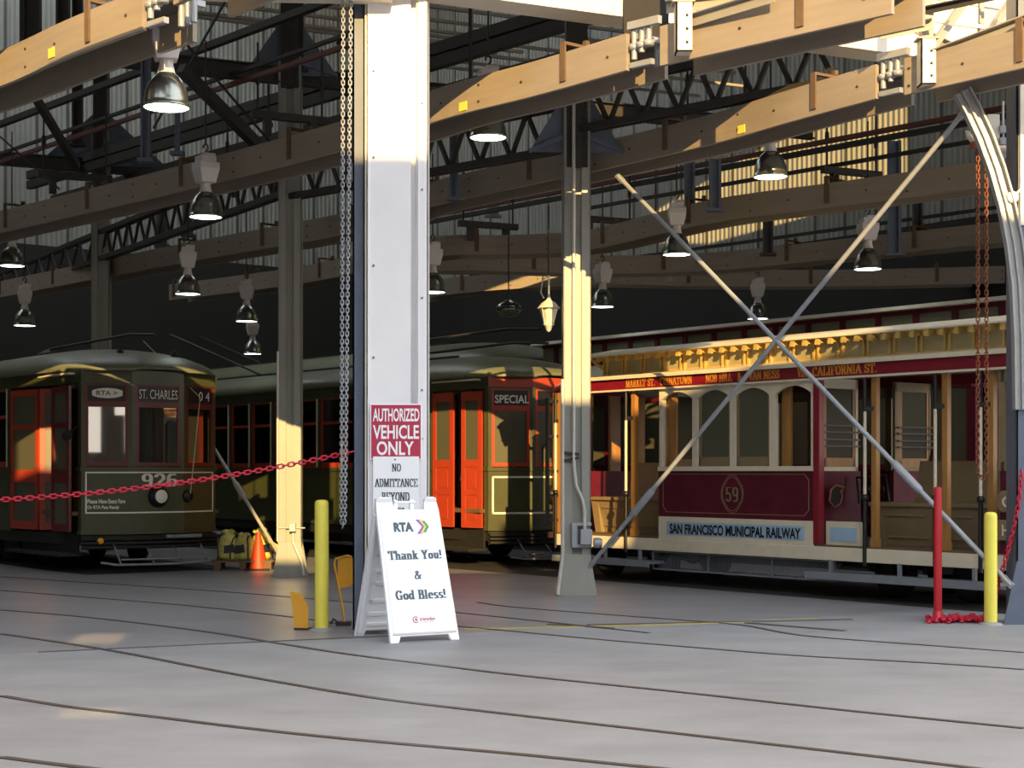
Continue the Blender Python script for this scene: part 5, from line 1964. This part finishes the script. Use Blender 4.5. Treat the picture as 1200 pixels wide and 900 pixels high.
# ================================================================== LAMPS
def make_lamp(label, loc):
    r = thing('high_bay_lamp', label, 'lamp', loc, 0.3, 'high bay lamps')
    mb = MB()
    mb.lathe([(.205, 0), (.212, .004), (.212, .022), (.203, .03), (.20, .06), (.19, .13), (.165, .21), (.12, .275), (.085, .30), (.08, .31)], n=28)
    mb.build('bell_shade', 'alu', r)
    mb = MB()
    mb.lathe([(0, .012), (.1, .010), (.197, .008)], n=28)
    mb.build('lens', 'lamp', r)
    mb = MB()
    mb.lathe([(.085, .29), (.075, .33), (.06, .40), (.072, .44), (.0, .44)], n=20)
    mb.build('neck', 'fixture', r)
    mb = MB()
    v = []
    for z, h_ in ((.43, .095), (.60, .13), (.68, .13)):
        v += [(-h_, -h_, z), (h_, -h_, z), (h_, h_, z), (-h_, h_, z)]
    f = [(3, 2, 1, 0), (8, 9, 10, 11)]
    for i in (0, 4):
        for j in range(4):
            f.append((i + j, i + (j + 1) % 4, i + 4 + (j + 1) % 4, i + 4 + j))
    mb.add(v, f)
    mb.box(-.10, .10, -.10, .10, .68, .76)
    mb.box(-.03, .11, -.06, .06, .76, .80)
    mb.build('ballast_box', 'fixture', r, .006)
    mb = MB()
    mb.tube([(0, 0, .76), (0, 0, .82), (.03, 0, .85), (.03, 0, .89), (0, 0, .92), (-.03, 0, .89), (-.03, 0, .86)], .012, 6)
    mb.tube([(0, 0, .90), (0, 0, 2.2)], .012, 6)
    mb.build('hook', 'dark_steel', r)
    return r


LAMPS = [
    (195, 127, 14.1, 'big white topped lamp under the gold trough at the upper left'),
    (572, 162, 17.5, 'round lamp seen from below, right of the white column top'),
    (903, 208, 19.2, 'dark bell lamp in front of the gold lit wall sheet'),
    (241, 255, 19.6, 'lamp hanging below the long trough, second down from the big white lamp'),
    (14, 312, 25.8, 'lamp at the left edge of the photo below the long trough'),
    (220, 345, 25.6, 'lamp straight above the left streetcar roof, below the second trough'),
    (29, 382, 30.0, 'small lamp at the far left just above the left streetcar roof'),
    (289, 377, 30.0, 'small lamp left of the gold lit column, upper of two close together'),
    (296, 415, 35.5, 'tiny lamp low over the streetcar right of 926, lower of two close together'),
    (507, 343, 25.0, 'lamp half hidden by the right edge of the white column'),
    (706, 360, 28.0, 'lamp just right of the middle column above the cable car'),
    (793, 299, 23.0, 'lamp crossed by the falling brace rod above the cable car'),
    (1017, 316, 23.4, 'lamp beside the rising brace rod at the upper right'),
    (888, 374, 30.5, 'small lamp low over the maroon clerestory roof'),
]
lamp0 = None
for px, py, Y, lab in LAMPS:
    p = ray(px, py, Y)
    if lamp0 is None:
        lamp0 = make_lamp(lab, p)
    else:
        dup(lamp0, p, .3 + random.uniform(-.4, .4), lab)

# old lantern and small bell lamp over the SPECIAL car
p = ray(643, 380, 20.0)
r = thing('lantern', 'old glass street lantern hung left of the middle column', 'lantern', p)
mb = MB()
for k in range(4):
    a0 = math.pi / 4 + k * math.pi / 2
    mb.tube([(.07 * math.cos(a0), .07 * math.sin(a0), 0), (.12 * math.cos(a0), .12 * math.sin(a0), .2)], .008, 5)
mb.lathe([(0, -.10), (.03, -.08), (.05, -.02), (.08, 0), (0, 0)], n=12)
mb.lathe([(.15, .2), (.09, .27), (.03, .31), (.02, .36), (0, .37)], n=12)
mb.tube([(0, 0, .36), (0, 0, .62)], .014, 6)
mb.tube([(0, 0, .62), (-.08, 0, .55), (-.1, 0, .40), (-.06, 0, .33)], .008, 5)
mb.build('lantern_frame', 'old_white', r)
mb = MB()
mb.lathe([(.066, .005), (.115, .195)], n=4)
mb.build('pane', 'siding', r)
mb = MB()
mb.tube([(0, 0, .6), (0, 0, 1.5)], .012, 6)
mb.build('stem', 'dark_steel', r)
p = ray(596, 362, 26)
r = thing('bell_lamp', 'round dull lamp with dark bands between the lamp and the lantern', 'lamp', p)
mb = MB()
mb.lathe([(0, -.14), (.12, -.12), (.2, -.05), (.22, .0), (.2, .06), (.1, .12), (.04, .16), (0, .16)], n=20)
mb.build('bell_shade', 'alu', r)
mb = MB()
mb.lathe([(.222, -.015), (.228, 0), (.222, .015)], n=20)
mb.bar((0, -.215, -.1), (0, -.215, .1), .02, .012, (1, 0, 0))
mb.tube([(0, 0, .15), (0, 0, 1.2)], .012, 6)
mb.build('band', 'black', r)


# ================================================================== CHAINS
def links(pts, L, wr, r):
    """chain mesh along a polyline, L the pitch, wr the half width, r the wire radius"""
    pts = [Vector(p) for p in pts]
    seg = [(a_, b_, (b_ - a_).length) for a_, b_ in zip(pts, pts[1:])]
    total = sum(s_[2] for s_ in seg)
    n = max(1, int(total / L))
    mb = MB()

    def at(d):
        for a_, b_, l in seg:
            if d <= l or (a_, b_, l) == seg[-1]:
                return a_.lerp(b_, min(1, d / l)), (b_ - a_).normalized()
            d -= l
    for i in range(n):
        c_, d = at((i + .5) * total / n)
        ref = Vector((0, 0, 1)) if abs(d.z) < .9 else Vector((1, 0, 0))
        s_ = d.cross(ref).normalized()
        if i % 2:
            s_ = d.cross(s_)
        hl = L * .5 + r - wr * .6
        ring = []
        for k in range(8):
            t = 2 * math.pi * k / 8 + math.pi / 8
            ct, st = math.cos(t), math.sin(t)
            ring.append(c_ + d * (ct * wr + (hl * .75 if ct > 0 else -hl * .75)) + s_ * (st * wr))
        mb.tube(ring, r, 5, True)
    return mb


def chain(name, pts, L, wr, r, m, lab):
    return tag(links(pts, L, wr, r).build(name, m), lab, 'chain')


p0, p1 = ray(414, 529, 14.62), ray(-60, 588, 13.9)
pts = []
for i in range(25):
    t = i / 24
    p = p0.lerp(p1, t)
    p.z -= .10 * 4 * t * (1 - t) * .9
    pts.append(p)
chain('barrier_chain', pts, .05, .019, .0075, 'chain_red', 'red plastic chain strung from the white column across the left bay')
tp = ray(400, -30, 14.5)
hz = ray(400, 616, 14.5).z
xa, xb = ray(402.5, 100, 14.5).x, ray(412, 100, 14.5).x
xc, xd = ray(400, 560, 14.5).x, ray(404, 560, 14.5).x
chain('hoist_chain', [(xa, 14.5, 6.2), (xc, 14.5, hz + .05), ((xc + xd) / 2, 14.5, hz), (xd, 14.5, hz + .05), (xb, 14.5, 6.2)], .036, .015, .0055, 'galv', 'long steel hoist chain hanging in two strands left of the white column')
xs_ = [ray(x, 200, 16.0).x for x in (1146, 1156)]
z0, z1 = ray(0, 560, 16).z, ray(0, 168, 16).z
chain('hoist_chain', [(xs_[0], 16, z1), (xs_[0], 16, z0 + .05), ((xs_[0] + xs_[1]) / 2, 16, z0), (xs_[1], 16, z0 + .05), (xs_[1], 16, z1)], .045, .017, .0062, 'chain_rust', 'rusty orange hoist chain hanging beside the curved track')
ch = thing('chain_hoist_block', 'small hoist block at the top of the rusty chain', 'hoist', ray(1147, 172, 16))
mb = MB()
mb.box(-.08, .10, -.05, .05, -.02, .05)
mb.build('hook_block', 'chain_rust', ch, .01)
mb = MB()
mb.tube([(0, 0, .05), (0, 0, 1.2)], .015, 6)
mb.build('hanger_rod', 'dark_steel', ch)
# red chain by the right bollard and its heap
A_ = ray(1197, 555, 15.35)
B_ = gnd(1165, 729)
pts = []
for i in range(20):
    t = i / 19
    p = A_.lerp(B_, t)
    p.x += -.10 * math.sin(math.pi * t) + .17 * math.sin(math.pi * t) * (1 - t)
    p.z = A_.z * (1 - t) ** 1.25 + .03
    pts.append(p)
chain('barrier_chain', pts, .05, .019, .0075, 'chain_red', 'red plastic chain hanging from the right edge column to the yellow bollard')
pts = []
for i in range(120):
    t = i / 119
    x = 1090 + 70 * t + 7 * math.sin(i * 1.9)
    y = 728 + 2.6 * math.sin(i * 2.7) + 1.0 * math.sin(i * .9)
    q = gnd(x, y)
    q.z = .015 + .012 * (i % 3)
    pts.append(q)
chain('barrier_chain', pts, .05, .018, .007, 'chain_red', 'heap of red plastic chain on the ground between red post and yellow bollard')


# ================================================================== BOLLARDS, POST
def bollard(lab, base, h, r_, m='yellow'):
    o = thing('bollard', lab, 'bollard', base, 0)
    mb = MB()
    mb.lathe([(r_, .0), (r_, h - .05), (r_ * .97, h - .025), (r_ * .8, h - .008), (r_ * .4, h), (0, h)], n=28)
    mb.build('post', m, o)
    mb = MB()
    mb.lathe([(r_ * 1.9, 0), (r_ * 1.8, .012), (r_ * 1.2, .025), (r_ * 1.02, .03)], n=20)
    mb.build('footing', 'concrete', o)
    return o


bollard('yellow bollard standing left of the folding sign', gnd(377, 739), 1.23, .066)
bollard('yellow bollard at the right, beside the red chain heap', gnd(1161, 732), 1.10, .062)
rp = thing('sign_post', 'slim red post standing in front of the cable car', 'post', gnd(1099, 729), 0)
mb = MB()
mb.lathe([(.04, 0), (.04, 1.32), (.034, 1.34), (0, 1.345)], n=18)
mb.build('post', 'post_red', rp)
mb = MB()
mb.lathe([(.10, 0), (.10, .015), (.055, .03), (.05, .10), (.04, .11)], n=18)
mb.build('foot', 'post_red', rp)

# yellow plates by the left bollard
yp = thing('derail_flag', 'amber yellow metal flag plate leaning on the ground left of the bollard', 'flag plate', gnd(352, 738.5), -.15)
mb = MB()
mb.prism([(-.055, 0), (.075, .0), (.07, .22), (-.005, .35), (-.11, .36), (-.10, .3)], (0, 0, 0), (1, 0, 0), (0, .12, .99), -.006, .006)
mb.build('plate', 'amber', yp)
mb = MB()
mb.bar((-.06, .03, .012), (.09, .03, .012), .08, .02)
mb.build('foot', 'dark_steel', yp)
base = gnd(403, 733)
ys = thing('switch_target', 'amber yellow plate on a bent yellow rod beside the folding sign', 'switch target', base, 0)
mb = MB()
k = base.y / 1850
mb.prism([((x - 403) * k, (733 - y) * k) for x, y in ((396, 655), (410, 652), (417, 656), (417, 681), (409, 688), (399, 689), (396, 684))], (0, 0, 0), (1, 0, 0), (0, 0, 1), -.006, .006)
mb.build('plate', 'amber', ys)
mb = MB()
mb.tube([((x - 403) * k, -.01, (733 - y) * k) for x, y in ((404, 733), (401, 710), (397, 688), (392, 662), (393, 655), (408, 651), (412, 653))], .012, 7)
mb.build('rod', 'amber', ys)
mb = MB()
mb.box(-.07, .07, -.06, .06, 0, .04)
mb.tube([(-.05, -.03, .03), (-.1, -.05, .07), (-.12, -.04, .02)], .012, 6)
mb.build('foot', 'dark_steel', ys)

# ================================================================== SIGNS ON THE WHITE COLUMN
YS = 14.62
O = mc.location


def cl(px, py, y):
    """column-local point on the plane y"""
    q = ray(px, py, O.y + y)
    return Vector((q.x - O.x, y, q.z))


def to_world(v):
    return Vector((v[0] + O.x, v[1] + O.y, v[2]))


s1 = thing('wall_sign', 'crimson sign reading AUTHORIZED VEHICLE ONLY on the white column', 'sign', (O.x, O.y, 0))
ya = -.046
tl, br = cl(433.5, 473, ya), cl(494.5, 539, ya)
mb = MB()
mb.box(tl.x, br.x, ya, ya + .006, br.z, tl.z)
mb.build('panel', 'sign_white', s1, .004)
mb = MB()
mb.box(tl.x + .012, br.x - .012, ya - .002, ya, br.z + .012, tl.z - .012)
mb.build('red_field', 'sign_red', s1)
for body_, x0, x1, y0, y1 in (('AUTHORIZED', 437, 491.5, 494, 478.5), ('VEHICLE', 437, 491, 514.5, 498), ('ONLY', 441.5, 485, 533.5, 517)):
    a_, b_ = cl(x0, y0, ya), cl(x1, y1, ya)
    sans('lettering', body_, (a_.x, ya - .002, a_.z), (1, 0, 0), (0, 0, 1), b_.x - a_.x, b_.z - a_.z, 'sign_white', s1, .022, .002)
s2 = thing('wall_sign', 'white sign reading NO ADMITTANCE BEYOND below the crimson sign', 'sign', (O.x, O.y, 0))
yb_ = -.056
tl, br = cl(437, 535, yb_), cl(491, 622, yb_)
mb = MB()
mb.box(tl.x, br.x, yb_, yb_ + .006, br.z, tl.z)
mb.build('panel', 'sign_white', s2, .003)
for body_, x0, x1, y0, y1 in (('NO', 459, 470, 552.5, 543.5), ('ADMITTANCE', 438.5, 489.5, 570.5, 561), ('BEYOND', 447, 480, 587.5, 577), ('THIS', 458, 474, 604.5, 595)):
    a_, b_ = cl(x0, y0, yb_), cl(x1, y1, yb_)
    pen('lettering', body_, (a_.x, yb_, a_.z), (1, 0, 0), (0, 0, 1), b_.x - a_.x, b_.z - a_.z, 'letter_dark', s2, .2, .07, .002)
mb = MB()
mb.lathe([(0, 0), (.008, 0), (.006, .006), (0, .007)], cl(463, 538.5, yb_), 8, (0, -1, 0))
mb.build('screw', 'dark_steel', s2)

# ================================================================== FOLDING SIGN
fs = thing('folding_sign', 'white folding sign board reading Thank You! & God Bless! in front of the column', 'sign', (-1.055, 13.72, 0), math.radians(30))
H_, LEAN, SP = 1.27, .37, .78
LN = math.hypot(H_, LEAN)
ex, ey = Vector((1, 0, 0)), Vector((0, LEAN, H_)).normalized()
ez = ex.cross(ey)
poly = [(0, 0), (.085, 0), (.105, .055), (.575, .055), (.595, 0), (.68, 0), (.672, .30), (.645, LN - .12), (.625, LN - .01), (.60, LN), (.53, LN), (.51, LN - .02), (.495, LN - .12), (.20, LN - .12), (.185, LN - .02), (.165, LN), (.05, LN), (.028, LN - .015), (.02, LN - .15)]
mb = MB()
mb.prism(poly, (0, 0, 0), ex, ey, -.035, 0)
front = mb.build('front_board', 'sign_white', fs, .006)
mb = MB()
mb.prism([(.045, .085), (.642, .085), (.62, LN - .17), (.042, LN - .17)], (0, 0, 0), ex, ey, 0, .006)
mb.build('poster', 'poster', fs)
mb = MB()
mb.prism([(.035, .070), (.655, .070), (.655, .085), (.035, .085)], (0, 0, 0), ex, ey, 0, .009)
mb.build('poster_rail', 'fixture', fs)


def onb(u, v, d=.0065):
    return ex * u + ey * v + ez * d


sans('logo_lettering', 'RTA', onb(.165, .995), ex, ey, .195, .088, 'letter_grey', fs, .06, .002)
for i, (m_, dx) in enumerate((('purple', 0), ('pr_yellow', .032), ('pr_green', .062))):
    mb = MB()
    w_ = .05 if i == 0 else .028
    hh = .066 - i * .006
    c_ = .057
    q = [(dx, -hh), (dx + w_, -hh), (dx + w_ + c_ - .01 * i, 0), (dx + w_, hh), (dx, hh), (dx + c_ - .01 * i, 0)]
    q = [(.39 + a_, 1.04 + b_) for a_, b_ in q]
    mb.prism(q, (0, 0, 0), ex, ey, .0065, .0085 + .0003 * i)
    mb.build('logo_chevron', m_, fs)
pen('lettering', 'Thank You!', onb(.075, .742), ex, ey, .53, .082, 'letter_grey', fs, .25, .06, .002)
pen('lettering', '&', onb(.31, .560), ex, ey, .075, .077, 'letter_grey', fs, .17, .055, .002)
pen('lettering', 'God Bless!', onb(.10, .380), ex, ey, .495, .084, 'letter_grey', fs, .25, .06, .002)
mb = MB()
ring = [onb(.268 + .026 * math.cos(math.radians(t)), .198 + .026 * math.sin(math.radians(t)), .009) for t in range(40, 321, 20)]
mb.tube(ring, .0035, 5)
st = []
for k in range(10):
    rr = .017 if k % 2 == 0 else .007
    t = math.pi / 2 + k * math.pi / 5
    st.append((.272 + rr * math.cos(t), .198 + rr * math.sin(t)))
mb.prism(st, (0, 0, 0), ex, ey, .0065, .009)
mb.build('logo_ring', 'pr_red', fs)
sans('logo_lettering', 'transdev', onb(.305, .184), ex, ey, .155, .036, 'pr_red', fs, .015, .002)
sans('logo_lettering', 'THE MOBILITY COMPANY', onb(.315, .166), ex, ey, .13, .009, 'pr_red', fs, 0, .002)
# back board
ex2, ey2 = Vector((1, 0, 0)), Vector((0, -(SP - LEAN), H_)).normalized()
LN2 = math.hypot(H_, SP - LEAN)
ez2 = ex2.cross(ey2)
O2_ = Vector((0, SP, 0))
s2_ = LN2 / LN
mb = MB()
mb.prism([(x, y * s2_) for x, y in poly], O2_, ex2, ey2, 0, .03)
mb.build('back_board', 'sign_white', fs, .006)
mb = MB()


def bb(x0, y0, x1, y1, d=.012):
    mb.prism([(x0, y0), (x1, y0), (x1, y1), (x0, y1)], O2_, ex2, ey2, .03, .03 + d)


for x0, x1 in ((.01, .05), (.62, .66)):
    bb(x0, .05, x1, LN2 - .15, .035)
for y in (.10, .2, .33, .5, .62, .78, .9, 1.05):
    bb(.10, y, .58, y + .035)
for x0, y0, y1 in ((.10, .33, .62), (.55, .33, .62), (.10, .78, 1.05), (.55, .78, 1.05)):
    bb(x0, y0, x0 + .03, y1)
mb.lathe([(0, .03), (.03, .03), (.026, .05), (0, .05)], O2_ + ex2 * .34 + ey2 * .7, 12, ez2)
mb.build('back_ribs', 'sign_white', fs, .005)
mb = MB()
for x in (.235, .40):
    p = onb(x, LN - .125, -.02)
    mb.prism([(x - .02, LN - .14), (x + .025, LN - .14), (x + .035, LN - .03), (x + .0, LN - .03)], (0, .06, 0), ex, ey, -.03, 0)
mb.bar(onb(.235, LN - .035, -.055), onb(.44, LN - .035, -.055), .025, .018)
mb.build('carry_handle', 'sign_white', fs, .003)

# ================================================================== UNDER THE CAR: CONE, SACKS, PALLET
cb = gnd(303, 668)
cb = Vector((cb.x, cb.y, 0))
cn = thing('traffic_cone', 'orange red traffic cone at the foot of the streetcar beside yellow sacks', 'cone', cb)
mb = MB()
mb.lathe([(.15, .03), (.145, .045), (.032, .56), (.028, .575), (.0, .575)], n=24)
mb.build('cone_body', 'cone', cn)
mb = MB()
mb.box(-.19, .19, -.19, .19, 0, .03)
mb.build('cone_base', 'black_matte', cn, .006)
pal = gnd(274, 668)
pt = thing('pallet', 'low timber pallet under the yellow sacks', 'pallet', (pal.x + .14, pal.y + .15, 0), .05)
mb = MB()
for y in (-.22, 0, .22):
    mb.box(-.45, .45, y - .06, y + .06, .12, .15)
for x in (-.38, 0, .38):
    mb.box(x - .05, x + .05, -.28, .28, .0, .12)
mb.build('pallet_boards', 'wood', pt)


def sack(loc, rz, lab, w=.32, h=.42):
    o = thing('sack', lab, 'sack', loc, rz)
    mb = MB()
    prof = [(0, 0), (.42, .0), (.5, .12), (.5, .6), (.44, .84), (.30, .93), (.22, .97), (.3, 1.05), (.18, 1.12), (0, 1.08)]
    n = 18
    vs_, fs_ = [], []
    for i, (r_, z) in enumerate(prof):
        for j in range(n):
            t = 2 * math.pi * j / n
            wob = 1 + .07 * math.sin(3 * t + i * 1.3 + loc[0] * 9) + (.12 * math.sin(5 * t) if i > 5 else 0)
            vs_.append((r_ * w * wob * math.cos(t), r_ * w * .8 * wob * math.sin(t), z * h + (.02 * math.sin(4 * t + loc[0] * 5) if i > 4 else 0)))
    for i in range(len(prof) - 1):
        for j in range(n):
            fs_.append((i * n + j, i * n + (j + 1) % n, (i + 1) * n + (j + 1) % n, (i + 1) * n + j))
    mb.add(vs_, fs_, True)
    mb.build('bag', 'sack', o)
    mb = MB()
    for s_ in (-.14, .12):
        mb.tube([(s_ * w / .3, -w * .43, h * .05), (s_ * w / .3, -w * .44, h * .55), (s_ * .8 * w / .3, -w * .3, h * .92), (s_ * .7, 0, h * 1.02)], .012, 5)
    mb.prism([(-.08, .10), (.08, .12), (.07, .24), (-.08, .22)], (0, -w * .44, 0), (1, 0, 0), (0, 0, 1), 0, .006)
    mb.build('straps', 'black', o)


sack((pal.x - .10, pal.y + .15, .15), .2, 'yellow sack at the left end of the pallet, tucked beside the streetcar', .36, .40)
sack((pal.x + .14, pal.y + .10, .15), -.3, 'yellow sack in the middle of the pallet', .34, .36)
sack((pal.x + .38, pal.y + .26, .15), .5, 'yellow sack on the pallet next to the orange cone', .32, .42)
pr = thing('pry_bar', 'yellow bar leaning behind the orange cone', 'bar', (0, 0, 0))
mb = MB()
mb.bar(ray(297, 622, 24.1), ray(325, 640, 24.0), .03, .04)
mb.bar(ray(325, 640, 24.0), gnd(330, 667), .03, .03)
mb.build('bar', 'yellow', pr)
